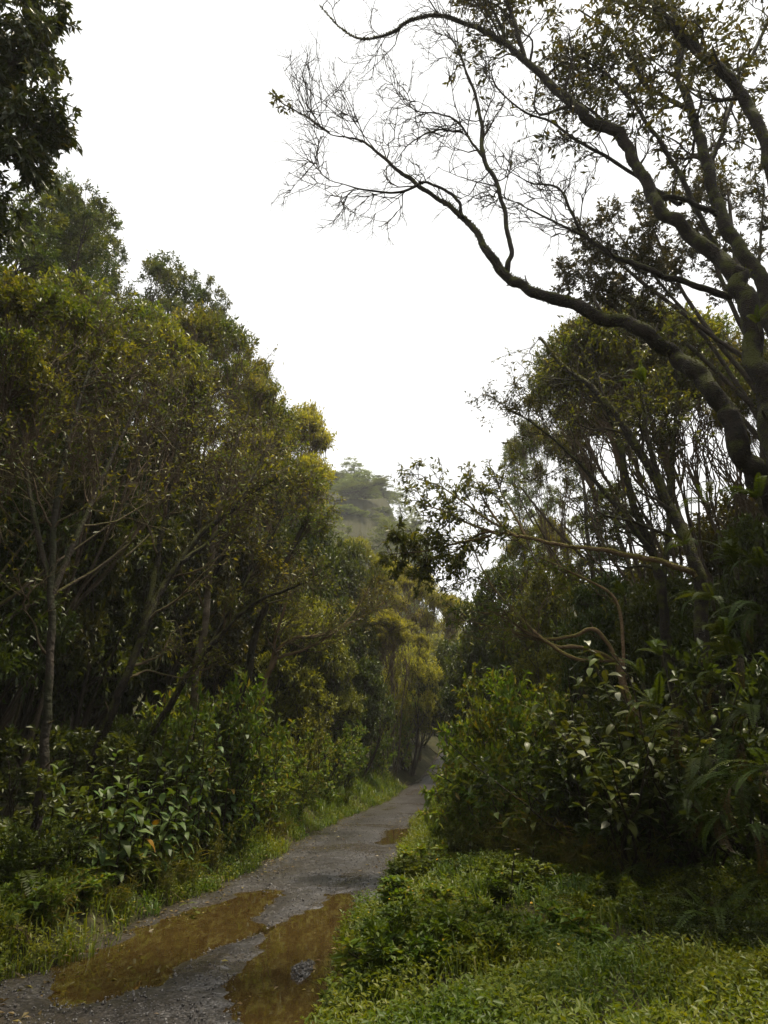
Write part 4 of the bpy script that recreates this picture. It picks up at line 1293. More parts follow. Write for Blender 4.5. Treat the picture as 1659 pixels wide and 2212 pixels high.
G = 'trees of the roadside forest'
TREES = [
    # left: tall fine leaved trees above the domes
    ('T', 0, 'tall_tree', 40, 14, 380, 240, None, 'tall fine leaved tree rising directly under the overhanging corner leaves'),
    ('T', 1, 'tall_tree', 105, 16, 365, 170, None, 'tall fine leaved tree left of the rounded blue green top'),
    ('T', 0, 'tall_tree', 165, 17, 450, 180, None, 'dark fine leaved tree filling the step left of the rounded blue green top'),
    ('T', 2, 'tall_tree', 212, 19, 400, 230, None, 'tall tree with a rounded blue green top, highest on the left skyline'),
    ('T', 0, 'tall_tree', 262, 21, 545, 130, None, 'fine leaved tree in the dip right of the rounded blue green top'),
    ('T', 1, 'tall_tree', 160, 18, 405, 180, None, 'dark feathery tree between the corner leaves and the rounded blue green top'),
    ('T', 2, 'tall_tree', 262, 22, 470, 150, None, 'feathery tree right beside the rounded blue green top'),
    ('T', 0, 'tall_tree', 415, 25, 585, 140, None, 'feathery tree at the right shoulder of the lone bright green one'),
    ('T', 1, 'tall_tree', 372, 24, 550, 190, None, 'bright green tall tree standing alone on the left skyline'),
    ('T', 2, 'tall_tree', 318, 23, 610, 180, None, 'lower fine leaved tree hugging the lone bright green skyline tree'),
    ('T', 0, 'tall_tree', 446, 27, 635, 110, None, 'small topped tree at the step of the left skyline above the domes'),
    ('T', 1, 'tall_tree', -40, 12, 480, 220, None, 'tall fine leaved tree cut by the left edge of the picture'),
    ('T', 2, 'tall_tree', 120, 22, 560, 220, None, 'fine leaved tree deep behind the left dome crowns'),
    # left: domes
    ('B', 3, 'dome_tree', 150, 10.5, 665, 420, 0.3, 'large dome crowned tree nearest on the left above the dark bank'),
    ('B', 0, 'dome_tree', -20, 9, 720, 360, 0.6, 'dome crowned tree half out of the left edge'),
    ('B', 1, 'dome_tree', 280, 14.5, 655, 380, -0.2, 'dome crowned tree with yellow lit leaves at its top on the left'),
    ('B', 2, 'dome_tree', 330, 13, 760, 300, 0.1, 'brown twigged dome crowned tree in front of the yellow lit dome'),
    ('B', 3, 'dome_tree', 470, 20, 700, 300, 0.4, 'dome crowned tree with a leafy knob at the left skyline'),
    ('B', 0, 'dome_tree', 515, 19, 795, 260, -0.3, 'brown twigged tree leaning right in the middle of the left slope'),
    ('B', 4, 'dome_tree', 612, 27, 850, 220, 0.2, 'twiggy tree whose pale crown edge meets the white sky on the left slope'),
    ('B', 1, 'dome_tree', 630, 30, 920, 150, 0.0, 'last twiggy dome tree down the left skyline before the hazy trees'),
    ('B', 5, 'dome_tree', 590, 25, 960, 280, 0.3, 'lower twiggy tree in front of the pale crown edge'),
    ('B', 1, 'dome_tree', 640, 33, 1040, 140, 0.5, 'twiggy tree standing left of the hazy far trees'),
    # left: the depth of the wood behind the stems
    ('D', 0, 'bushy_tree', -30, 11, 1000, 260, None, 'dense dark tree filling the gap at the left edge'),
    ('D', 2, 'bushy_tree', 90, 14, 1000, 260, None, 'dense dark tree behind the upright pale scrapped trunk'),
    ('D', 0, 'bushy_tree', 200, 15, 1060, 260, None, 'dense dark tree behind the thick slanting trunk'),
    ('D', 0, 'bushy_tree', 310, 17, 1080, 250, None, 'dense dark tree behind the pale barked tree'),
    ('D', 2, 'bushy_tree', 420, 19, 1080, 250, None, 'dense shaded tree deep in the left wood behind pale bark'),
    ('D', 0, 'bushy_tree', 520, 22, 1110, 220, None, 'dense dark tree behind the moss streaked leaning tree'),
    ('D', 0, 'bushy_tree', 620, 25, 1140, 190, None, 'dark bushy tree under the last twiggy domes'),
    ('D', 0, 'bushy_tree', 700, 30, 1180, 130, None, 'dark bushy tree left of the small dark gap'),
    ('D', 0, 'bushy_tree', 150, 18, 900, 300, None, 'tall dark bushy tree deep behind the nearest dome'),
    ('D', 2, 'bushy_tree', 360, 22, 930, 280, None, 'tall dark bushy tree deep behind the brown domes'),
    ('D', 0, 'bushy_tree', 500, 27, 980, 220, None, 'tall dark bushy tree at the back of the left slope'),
    ('D', 1, 'round_crowned_tree', 632, 22, 1290, 200, None, 'rounded yellow green crown glowing on the left bank'),
    ('D', 1, 'round_crowned_tree', 695, 24, 1375, 110, None, 'smaller yellow green crown at the foot of the rounded one'),
    # middle distance
    ('B', 5, 'dome_tree', 775, 34, 1170, 130, 0.4, 'brown twigged tree below the hazy far trees'),
    ('B', 4, 'dome_tree', 830, 36, 1225, 150, 2.4, 'yellow green tree above the bend of the road'),
    ('B', 5, 'dome_tree', 890, 40, 1240, 130, 1.4, 'green tree just behind the dark hanging leaf cluster'),
    ('B', 4, 'dome_tree', 790, 30, 1300, 170, 0.2, 'low twiggy tree left above the bend of the road'),
    ('B', 5, 'dome_tree', 850, 32, 1340, 140, 1.0, 'pale twiggy tree in the middle above the road end'),
    ('B', 4, 'dome_tree', 940, 40, 1290, 120, 3.0, 'green tree closing the road at its end'),
    ('B', 5, 'dome_tree', 1010, 42, 1300, 130, 3.3, 'light green tree right of the road end below the bright gap'),
    ('D', 3, 'bushy_tree', 880, 35, 1400, 130, None, 'yellow green bushy tree low in the middle above the road end'),
    ('D', 0, 'bushy_tree', 1000, 36, 1390, 160, None, 'dark bushy tree right behind the road end'),
    ('D', 0, 'bushy_tree', 770, 28, 1430, 130, None, 'dark low tree left of the bend'),
    ('D', 0, 'bushy_tree', 905, 44, 1450, 110, None, 'dark tree crowding the left side of the far road'),
    ('D', 0, 'bushy_tree', 965, 58, 1480, 120, None, 'dark tree standing where the road bends out of sight'),
    ('D', 0, 'bushy_tree', 930, 52, 1440, 140, None, 'shaded tree over the dark end of the road'),
    ('D', 3, 'bushy_tree', 820, 48, 1360, 150, None, 'green tree in the haze above the bend'),
    ('D', 3, 'bushy_tree', 950, 60, 1340, 150, None, 'green tree far behind the road end'),
    # far hazy hill
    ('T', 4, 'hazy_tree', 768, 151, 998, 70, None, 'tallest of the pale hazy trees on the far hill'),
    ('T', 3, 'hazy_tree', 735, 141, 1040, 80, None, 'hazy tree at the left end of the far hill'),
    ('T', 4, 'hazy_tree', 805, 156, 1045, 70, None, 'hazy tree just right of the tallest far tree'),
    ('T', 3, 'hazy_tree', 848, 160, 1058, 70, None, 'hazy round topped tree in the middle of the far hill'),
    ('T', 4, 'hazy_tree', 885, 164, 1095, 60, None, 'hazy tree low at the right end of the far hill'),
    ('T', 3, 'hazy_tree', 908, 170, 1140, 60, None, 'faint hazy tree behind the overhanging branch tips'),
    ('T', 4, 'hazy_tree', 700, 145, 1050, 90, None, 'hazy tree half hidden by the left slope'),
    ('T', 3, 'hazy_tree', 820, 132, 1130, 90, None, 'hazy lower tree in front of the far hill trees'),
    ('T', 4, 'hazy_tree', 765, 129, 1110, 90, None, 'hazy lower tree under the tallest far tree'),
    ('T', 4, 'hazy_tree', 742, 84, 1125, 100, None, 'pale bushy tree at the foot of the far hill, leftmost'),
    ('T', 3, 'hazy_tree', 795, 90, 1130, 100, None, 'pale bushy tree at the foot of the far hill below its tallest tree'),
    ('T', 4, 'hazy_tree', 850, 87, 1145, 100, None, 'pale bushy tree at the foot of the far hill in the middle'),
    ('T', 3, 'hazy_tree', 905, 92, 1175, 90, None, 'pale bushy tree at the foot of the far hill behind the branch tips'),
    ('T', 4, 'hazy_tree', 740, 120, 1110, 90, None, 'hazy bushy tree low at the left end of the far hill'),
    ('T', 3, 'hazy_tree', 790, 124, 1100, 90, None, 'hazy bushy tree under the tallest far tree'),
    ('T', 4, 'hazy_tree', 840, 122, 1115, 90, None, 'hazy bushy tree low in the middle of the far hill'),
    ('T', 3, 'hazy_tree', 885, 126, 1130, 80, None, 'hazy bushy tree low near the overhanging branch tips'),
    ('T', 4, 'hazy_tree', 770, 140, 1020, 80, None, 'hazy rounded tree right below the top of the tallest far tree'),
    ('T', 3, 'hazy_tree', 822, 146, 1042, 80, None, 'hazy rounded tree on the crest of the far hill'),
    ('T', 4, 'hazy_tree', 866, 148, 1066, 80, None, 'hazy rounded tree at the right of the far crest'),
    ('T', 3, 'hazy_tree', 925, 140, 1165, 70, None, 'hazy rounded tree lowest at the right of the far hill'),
    # right
    ('T', 3, 'tall_tree', 1170, 40, 950, 160, None, 'hazy green tree rising behind the right twiggy crowns'),
    ('T', 2, 'tall_tree', 1250, 30, 900, 180, None, 'tall green tree deep behind the right mossy stems'),
    ('T', 4, 'tall_tree', 1120, 45, 1050, 120, None, 'pale green tree at the right side of the bright gap'),
    ('T', 1, 'tall_tree', 1350, 30, 1060, 200, None, 'green tree deep in the right wood behind the level branch'),
    ('B', 3, 'dome_tree', 1270, 18, 715, 280, pi - 0.6, 'rounded twiggy crown filling the left half of the right dome'),
    ('B', 0, 'dome_tree', 1400, 18, 700, 300, pi + 0.9, 'rounded twiggy crown filling the right half of the right dome'),
    ('B', 1, 'dome_tree', 1330, 17, 692, 370, pi + 0.2, 'large dome crowned twiggy tree on the right skyline'),
    ('B', 3, 'dome_tree', 1215, 19, 780, 210, pi - 0.3, 'twiggy tree at the left shoulder of the right dome'),
    ('B', 2, 'dome_tree', 1430, 16, 720, 300, pi + 0.5, 'dome crowned twiggy tree behind the arching mossy limb'),
    ('B', 2, 'dome_tree', 1160, 22, 900, 150, pi, 'brown twigged tree lowest on the right slope against the sky'),
    ('B', 2, 'dome_tree', 1530, 14, 760, 300, pi - 0.4, 'twiggy tree behind the thick dark trunk on the right'),
    ('B', 2, 'dome_tree', 1660, 13, 800, 300, pi + 0.2, 'twiggy tree at the right edge behind the mossy trunks'),
    ('B', 0, 'dome_tree', 1150, 25, 1120, 140, pi + 0.1, 'twiggy tree low beside the bright gap on the right'),
    ('D', 1, 'round_crowned_tree', 1205, 20, 1240, 150, None, 'rounded yellow green crown in the right wood under the level branch'),
    ('D', 0, 'bushy_tree', 1100, 27, 1240, 120, None, 'green bushy tree right of the bright gap'),
    ('D', 0, 'bushy_tree', 1150, 24, 1330, 150, None, 'dark bushy tree low behind the orange branches'),
    ('D', 0, 'bushy_tree', 1330, 17, 1260, 220, None, 'dark bushy tree behind the slim mossy tree'),
    ('D', 0, 'bushy_tree', 1440, 15, 1250, 240, None, 'dark bushy tree behind the dark trunk with the level branch'),
    ('D', 0, 'bushy_tree', 1560, 13, 1270, 260, None, 'dark bushy tree at the right edge above the ferns'),
    ('D', 0, 'bushy_tree', 1730, 12, 1060, 300, None, 'dark bushy tree cut by the right edge'),
    ('D', 0, 'bushy_tree', 1055, 30, 1340, 130, None, 'green bushy tree behind the lit roadside bushes'),
    ('D', 2, 'bushy_tree', 1500, 20, 1120, 260, None, 'dark bushy tree deep in the right wood'),
    ('D', 2, 'bushy_tree', 1640, 18, 1050, 260, None, 'dark bushy tree deep at the right edge'),
]
for code, var, nm, u, Y, v, wpx, rz, lab in TREES:
    put(code, var, nm, u, Y, v, wpx, lab, rz=rz, group='hazy trees on the far hill' if nm == 'hazy_tree' else G)

# the wood goes on behind and beside the viewpoint: unseen trees added for shade
for x, y, c, var, s_, lab in [(-9, 1, 'D', 0, 2.3, 'unseen dense shade tree beside the road behind the viewpoint, left'), (-8, -6, 'D', 2, 2.6, 'unseen dense shade tree farther behind the viewpoint, left'),
                              (9.0, -1.0, 'D', 0, 2.4, 'unseen dense shade tree beside the road behind the viewpoint, right'), (5.5, -5, 'D', 2, 2.7, 'unseen dense shade tree farther behind the viewpoint, right'),
                              (-1, -13, 'D', 0, 2.8, 'unseen dense shade tree closing the road far behind the viewpoint'), (-12, 6, 'D', 0, 2.4, 'unseen dense shade tree outside the left edge near the corner leaves'),
                              (10.5, 6, 'D', 0, 2.2, 'unseen dense shade tree outside the right edge near the mossy trunk'), (6.7, 3.4, 'D', 2, 1.8, 'unseen dense shade tree just outside the bottom right corner'), (13.5, 10, 'D', 2, 2.2, 'unseen dense shade tree outside the right edge farther along')]:
    spawn('bushy_tree', PROT[c][var], lab, 'tree', (x, y, float(ter(x, y))), rng.uniform(0, 6), s_)

# ------------------------------------------------------------------ bushes
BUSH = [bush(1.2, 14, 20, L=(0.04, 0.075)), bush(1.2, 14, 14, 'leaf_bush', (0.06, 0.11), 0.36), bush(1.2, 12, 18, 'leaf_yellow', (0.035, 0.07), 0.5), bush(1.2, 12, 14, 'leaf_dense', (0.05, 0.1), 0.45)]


def putbush(var, u, Y, vtop, lab, wide=1.0, group=None, name='bush'):
    x = gx(u, Y)
    z = float(ter(x, Y))
    top = P(u, vtop, Y)[0][2]
    s = max((top - z) / 1.25, 0.25)
    sx = min(max(s, 0.5), 1.3) * wide
    mid = float(xl(Y) + xr(Y)) / 2
    x = min(x, float(xl(Y)) - 0.85 * sx) if x < mid else max(x, float(xr(Y)) + (1.35 if Y > 12.4 else 1.0) * sx + 0.15)
    return spawn(name, BUSH[var], lab, 'bush', (x, Y, z), rng.uniform(0, 2 * pi), (sx, sx, s), group)


GB = 'leafy bushes along the road'
for var, u, Y, v, wd, lab in [
        (0, 1010, 17, 1570, 1.2, 'bright green bush leaning over the right side of the road bend'),
        (0, 1060, 15, 1500, 1.3, 'sunlit bush at the top of the right roadside thicket'),
        (1, 1100, 14, 1470, 1.2, 'tall light green bush left of the pale leaved shrub'),
        (0, 975, 19, 1600, 1.1, 'small bright bush closest to the far road on the right'),
        (1, 1040, 13, 1640, 1.2, 'bright bush in the front of the right roadside thicket'),
        (0, 950, 15, 1720, 0.7, 'dark stemmed bush poking out over the road beside the far puddle'),
        (0, 1110, 12, 1620, 1.1, 'leafy bush below the pale leaved shrub'),
        (2, 1130, 16, 1480, 1.2, 'yellow tinted bush behind the sunlit thicket'),
        (3, 1180, 11.5, 1720, 1.0, 'dull green bush beside the dark hollow'),
        (3, 1010, 12, 1770, 0.8, 'low bush at the right verge behind the grass'),
        (2, 1090, 11, 1790, 0.8, 'yellow leaved low bush in the right verge grass'),
        (3, 1170, 10, 1850, 0.7, 'low dark bush under the hollow at the grass edge'),
        (3, 1290, 9.5, 1890, 0.8, 'shaded bush at the foot of the dark hollow'),
        (3, 1420, 8.5, 1900, 0.9, 'shaded bush under the hanging ferns'),
        (3, 1560, 8, 1880, 0.9, 'shaded bush at the right edge under the ferns'),
        (3, 1480, 6.6, 2080, 0.8, 'black green bush low in the bottom right grass'),
        (3, 1640, 6.0, 2060, 0.9, 'black green bush cut by the bottom right edge'),
        (0, 860, 24, 1560, 1.3, 'round bush at the left side of the road bend'),
        (0, 800, 21, 1580, 1.2, 'bright bush on the left verge below the yellow topped shrub'),
        (2, 770, 20, 1520, 1.2, 'yellow topped shrub on the left bank near the bend'),
        (0, 740, 18, 1600, 1.2, 'green bush on the left verge in the middle of the thicket'),
        (1, 700, 16, 1560, 1.2, 'long leaved bush behind the last broad leaved plants'),
        (0, 670, 15, 1640, 1.1, 'green bush in the front of the left thicket'),
        (1, 610, 14, 1500, 1.2, 'light green bush rising at the foot of the leaning tree'),
        (0, 770, 17.5, 1660, 0.9, 'low bright bush by the left road edge before the bend'),
        (0, 840, 20, 1640, 0.8, 'low bush by the left road edge at the bend'),
        (1, 540, 13, 1470, 1.1, 'pinnate leaved bush at the foot of the moss streaked tree'),
        (0, 900, 30, 1580, 1.3, 'shaded bush where the road disappears on the left'),
        (0, 940, 34, 1500, 1.5, 'large shaded bush behind the road end'),
        (3, 1000, 30, 1480, 1.5, 'dark bush right of the road end'),
        (0, 1000, 14, 1620, 1.1, 'bright bush standing just beyond the far puddle on the right'),
        (1, 1075, 13, 1530, 1.3, 'bright long leaved bush in the middle of the right roadside thicket'),
        (0, 1130, 13.5, 1450, 1.2, 'light green bush peeping over the right roadside thicket'),
        (0, 960, 17, 1655, 0.7, 'bright bush on the slope down to the road beyond the far puddle'),
        (0, 985, 15.5, 1625, 0.75, 'bright bush halfway up the slope of the right roadside thicket'),
        (0, 940, 20, 1665, 0.7, 'bright bush at the right road edge where the road narrows'),
        (0, 1010, 13.2, 1700, 0.75, 'bright low bush in front of the right thicket above the grass'),
        (0, 1060, 12.3, 1690, 0.8, 'bright low bush left of the shrub with pale undersides'),
        (0, 955, 26, 1600, 0.7, 'bush closing the view along the far road from the right'),
        (0, 965, 33, 1560, 0.8, 'shaded bush where the road bends out of sight on the right'),
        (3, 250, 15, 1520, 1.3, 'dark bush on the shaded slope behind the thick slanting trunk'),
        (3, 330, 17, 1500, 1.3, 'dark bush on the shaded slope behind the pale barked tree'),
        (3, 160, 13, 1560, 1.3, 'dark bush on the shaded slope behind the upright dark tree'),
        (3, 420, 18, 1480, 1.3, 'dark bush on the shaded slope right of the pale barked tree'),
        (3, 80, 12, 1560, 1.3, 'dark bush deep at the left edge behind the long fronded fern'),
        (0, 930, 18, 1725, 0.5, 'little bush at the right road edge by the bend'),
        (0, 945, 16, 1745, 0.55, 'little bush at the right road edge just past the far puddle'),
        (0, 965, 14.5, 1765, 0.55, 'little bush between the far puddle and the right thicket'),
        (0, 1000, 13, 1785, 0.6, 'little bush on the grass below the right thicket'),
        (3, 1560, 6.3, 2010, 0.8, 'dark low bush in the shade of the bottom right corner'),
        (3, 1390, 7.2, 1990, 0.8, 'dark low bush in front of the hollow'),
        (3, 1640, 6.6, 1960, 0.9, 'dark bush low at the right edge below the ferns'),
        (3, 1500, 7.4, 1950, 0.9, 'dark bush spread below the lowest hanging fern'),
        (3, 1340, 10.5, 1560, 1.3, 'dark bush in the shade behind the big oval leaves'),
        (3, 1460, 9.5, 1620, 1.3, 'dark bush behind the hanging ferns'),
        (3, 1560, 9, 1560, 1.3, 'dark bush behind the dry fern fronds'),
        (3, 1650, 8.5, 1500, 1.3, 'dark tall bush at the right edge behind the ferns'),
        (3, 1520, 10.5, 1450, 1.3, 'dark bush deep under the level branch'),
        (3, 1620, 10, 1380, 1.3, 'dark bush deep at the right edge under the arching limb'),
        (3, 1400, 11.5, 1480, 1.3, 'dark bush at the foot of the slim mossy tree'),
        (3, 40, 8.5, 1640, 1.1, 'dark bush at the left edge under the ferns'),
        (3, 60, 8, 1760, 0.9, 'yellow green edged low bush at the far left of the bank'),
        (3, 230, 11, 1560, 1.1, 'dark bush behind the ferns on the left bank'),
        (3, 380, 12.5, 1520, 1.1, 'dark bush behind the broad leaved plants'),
        (0, 620, 12.5, 1740, 0.8, 'small leaved bush at the left verge above the gravel'),
        (2, 560, 11, 1770, 0.6, 'low yellowish bush at the left verge edge')]:
    putbush(var, u, Y, v, lab, wd, GB)


# ------------------------------------------------------------------ broad leaved plants (each leaf a part)
def leaf_mesh(name, L, Wd, mat, curl=0.35, nseg=6, fold=0.22, tipp=1.0):
    t = np.linspace(0, 1, nseg + 1)
    wv = Wd * 0.5 * np.sin(pi * t ** 0.8) ** 0.85 * (1 - 0.25 * t)
    wv[0] = 0.004
    wv[-1] = 0.001
    ang = -curl * t * 1.6
    x = np.concatenate([[0], np.cumsum(np.cos(ang[1:]) * L / nseg)])
    z = np.concatenate([[0], np.cumsum(np.sin(ang[1:]) * L / nseg)])
    wav = 0.05 * Wd * np.sin(t * 11)
    V = np.concatenate([np.stack([x, -wv, z + wv * fold + wav], -1), np.stack([x, 0 * x, z], -1), np.stack([x, wv, z + wv * fold - wav], -1)])
    n = nseg + 1
    a = np.arange(nseg)
    F = np.concatenate([np.stack([a, a + 1, a + n + 1, a + n], -1), np.stack([a + n, a + n + 1, a + 2 * n + 1, a + 2 * n], -1)])
    return mesh_np(name, V, [F], M[mat], True)


BLEAF = [leaf_mesh('leaf', 0.215, 0.10, 'leaf_broad', c) for c in (0.25, 0.45, 0.7)]
BLEAF_Y = leaf_mesh('leaf', 0.22, 0.11, 'leaf_autumn', 0.6)


def orient(o, pos, az, el, roll=0.0, sc=1.0):
    o.location = tuple(float(q) for q in pos)
    o.rotation_euler = (roll, -el, az)
    o.scale = (sc, sc, sc)


def broad_plant(x, y, h, lab, group, nl=16, lean=(0, 0), pool=None, yellow=0, name='broad_leaved_plant', cat='plant'):
    z = float(ter(x, y))
    r = root(name, lab, cat, (x, y, z), 0, 1, group)
    pool = pool or BLEAF
    n = 8
    t = np.linspace(0, 1, n)
    pts = np.stack([lean[0] * t ** 1.5, lean[1] * t ** 1.5, h * t - 0.05], -1)[None]
    V, F = tubes(pts, np.linspace(0.014, 0.006, n)[None], 6)
    add('stem', mesh_np('stem', V, F, M['twig_dark'], True), r)
    az = rng.uniform(0, 6)
    for k in range(nl):
        f = 0.22 + 0.78 * (k + 1) / nl
        az += 2.4 + rng.uniform(-0.3, 0.3)
        p = np.array([np.interp(f, t, pts[0, :, i]) for i in range(3)])
        top = k > nl - 6
        el = rng.uniform(0.35, 1.0) if top else rng.uniform(-0.35, 0.35)
        sc = (rng.uniform(0.55, 0.85) if top else rng.uniform(0.8, 1.25))
        me = BLEAF_Y if (yellow and k == nl // 3) else pool[int(rng.integers(len(pool)))]
        o = add('leaf', me, r)
        if me is BLEAF_Y:
            o['label'] = 'yellowed leaf'
        orient(o, p + np.array([0.01 * cos(az), 0.01 * sin(az), 0]), az, el, rng.uniform(-0.3, 0.3), sc)
    return r


GP = 'broad leaved plants on the left bank'
ROWS = [  # row label, list of (u, Y, vtop)
    ('in the front row on the left bank', [(190, 8.6, 1720), (240, 8.7, 1690), (290, 8.9, 1680), (345, 9.1, 1700), (395, 9.4, 1690), (450, 9.8, 1740), (505, 10.4, 1760), (600, 12.3, 1745)]),
    ('in the second row on the left bank', [(130, 8.9, 1640), (190, 9.2, 1650), (250, 9.4, 1610), (310, 9.7, 1620), (365, 10, 1640), (420, 10.3, 1650), (475, 10.7, 1660), (530, 11.4, 1640), (590, 12.2, 1680)]),
    ('in the third row on the left bank', [(330, 10.6, 1560), (385, 10.8, 1550), (440, 11.1, 1565), (490, 11.4, 1560), (545, 12, 1570), (600, 12.8, 1600), (655, 13.8, 1620)]),
    ('in the back row on the left bank', [(400, 11.6, 1510), (455, 12, 1490), (510, 12.4, 1500), (560, 12.9, 1510), (620, 13.6, 1540), (680, 14.8, 1570)])]
ORD = ['leftmost', 'second', 'third', 'fourth', 'fifth', 'sixth', 'seventh', 'eighth', 'ninth', 'tenth']
LEN = {}
for rl, items in ROWS:
    for k, (u, Y, v) in enumerate(items):
        x = min(gx(u, Y), float(xl(Y)) - 0.45)
        h = P(u, v, Y)[0][2] - float(ter(x, Y))
        pos = 'leftmost' if k == 0 else ('rightmost' if k == len(items) - 1 else ORD[k] + ' from the left')
        broad_plant(x, Y, max(h, 0.5), f'broad leaved plant, {pos} {rl}', GP, int(rng.integers(20, 29)), (rng.uniform(-.1, .25), rng.uniform(-.25, .1)), yellow=(k % 3 == 1))

# pale leaved shrub on the right
OLEAF = [leaf_mesh('leaf', 0.20, 0.095, 'leaf_olive', c) for c in (0.2, 0.45, 0.7)]
PLEAF = [leaf_mesh('leaf', 0.17, 0.095, 'leaf_pale', c) for c in (0.2, 0.5)]


def pale_shrub(u, Y, vtop, lab, nb=9, seed=0, wide=1.0):
    x = gx(u, Y)
    z = float(ter(x, Y))
    h = P(u, vtop, Y)[0][2] - z
    r = root('pale_leaved_shrub', lab, 'shrub', (x, Y, z), 0, 1, 'shrubs with big oval leaves on the right')
    az = rng.uniform(0, 2 * pi, nb)
    P0, R0 = stems_from(np.stack([np.cos(az) * .1, np.sin(az) * .1, np.full(nb, -0.1)], -1), np.stack([np.cos(az) * .55 * wide - .12, np.sin(az) * .5 - .2, np.ones(nb)], -1),
                        h * rng.uniform(0.75, 1.15, nb), 9, 0.12, (0, 0, 0.02), np.full(nb, 0.02), 0.3)
    P1, R1 = grow(P0, R0, 2, 0.3, 0.9, (h * .25, h * .45), (0.5, 1.0), 9, 0.12, (-.03, -.02, .05), 0.6, 0.006)
    V, F = merge([tubes(P0, R0, 6), tubes(P1, R1, 5)])
    add('branchwork', mesh_np('branchwork', V, F, M['twig_dark'], True), r)
    for br in np.concatenate([P0, P1]):
        a = rng.uniform(0, 6)
        for k in range(9):
            a += 2.4
            f = min(0.32 + 0.085 * k + rng.uniform(-.03, .03), 1.0)
            q = f * (len(br) - 1)
            i = min(int(q), len(br) - 2)
            p = br[i] + (br[i + 1] - br[i]) * (q - i)
            pale = rng.uniform() < 0.11
            o = add('leaf', PLEAF[int(rng.integers(2))] if pale else OLEAF[int(rng.integers(3))], r)
            if pale:
                o['label'] = 'leaf showing its pale grey underside'
            orient(o, p, a, rng.uniform(-.5, .6), rng.uniform(-.5, .5), rng.uniform(.7, 1.15))
    return r


pale_shrub(1330, 9.4, 1500, 'shrub with big oval leaves, many showing pale undersides, on the right verge', 10)
pale_shrub(1400, 10.2, 1390, 'tall shrub with big oval leaves under the orange branches on the right', 10)
pale_shrub(1480, 9.3, 1420, 'big oval leaved shrub beside the dark fern trunk', 8)
pale_shrub(1290, 10.6, 1470, 'oval leaved shrub next to the bright roadside bushes', 7)


# ------------------------------------------------------------------ ferns (each frond a part)
def frond_mesh(L=0.9, n=26, wmax=0.16, arch=1.3, mat='frond'):
    t = np.linspace(0, 1, n + 1)
    ang = 0.9 - arch * 1.6 * t
    x = np.concatenate([[0], np.cumsum(np.cos(ang[1:]) * L / n)])
    z = np.concatenate([[0], np.cumsum(np.sin(ang[1:]) * L / n)])
    c = np.stack([x, 0 * x, z], -1)
    rach = tubes(c[None], np.linspace(0.006, 0.002, n + 1)[None], 4)
    tt = np.repeat(t[3:], 2)
    sg = np.tile([-1.0, 1.0], n - 2)
    base = np.repeat(c[3:], 2, 0)
    T = np.repeat(norm(np.gradient(c, axis=0))[3:], 2, 0)
    d = np.stack([0 * sg, sg, 0 * sg], -1) + T * 0.45 + np.array([0, 0, -0.2]) + rng.normal(size=(len(sg), 3)) * 0.08
    wv = wmax * np.sin(pi * np.clip(tt, 0.02, 0.99) ** 0.7) ** 0.8 + 0.012
    up = np.cross(T, np.array([0, 1.0, 0])) * -1
    pin = leaf_geo(base, d, up, wv, np.full(len(wv), L / n * 0.95), fold=0.1, curl=0.15)
    V, F = merge([rach, pin])
    return mesh_np('frond', V, F, M[mat])


FRONDS = [frond_mesh(0.9, 28, 0.11, 1.0), frond_mesh(1.1, 32, 0.12, 1.4), frond_mesh(0.8, 26, 0.095, 0.6)]
FRONDS_D = [frond_mesh(0.8, 26, 0.085, 1.5, 'frond_dry')]


def fern(pos, n, lab, group, sc=1.0, dry=0, base_el=0.2, azc=None, azs=pi):
    r = root('fern', lab, 'fern', pos, 0, 1, group)
    crown = tubes(np.array([[[0, 0, -0.12], [0.0, 0, 0.0], [0.0, 0, 0.03]]]), np.array([[0.03, 0.045, 0.02]]) * sc, 6)
    add('rootstock', mesh_np('rootstock', *crown, M['bark_dark'], True), r)
    for k in range(n):
        az = (k * 2 * pi / n + rng.uniform(-.3, .3)) if azc is None else azc + rng.uniform(-azs, azs)
        d = k < dry
        o = add('frond', FRONDS_D[0] if d else FRONDS[int(rng.integers(3))], r)
        if d:
            o['label'] = 'dry brown frond'
        orient(o, (0, 0, 0), az, base_el + rng.uniform(-.35, .4) - (0.6 if d else 0), rng.uniform(-.3, .3), sc * rng.uniform(.7, 1.1))
    return r


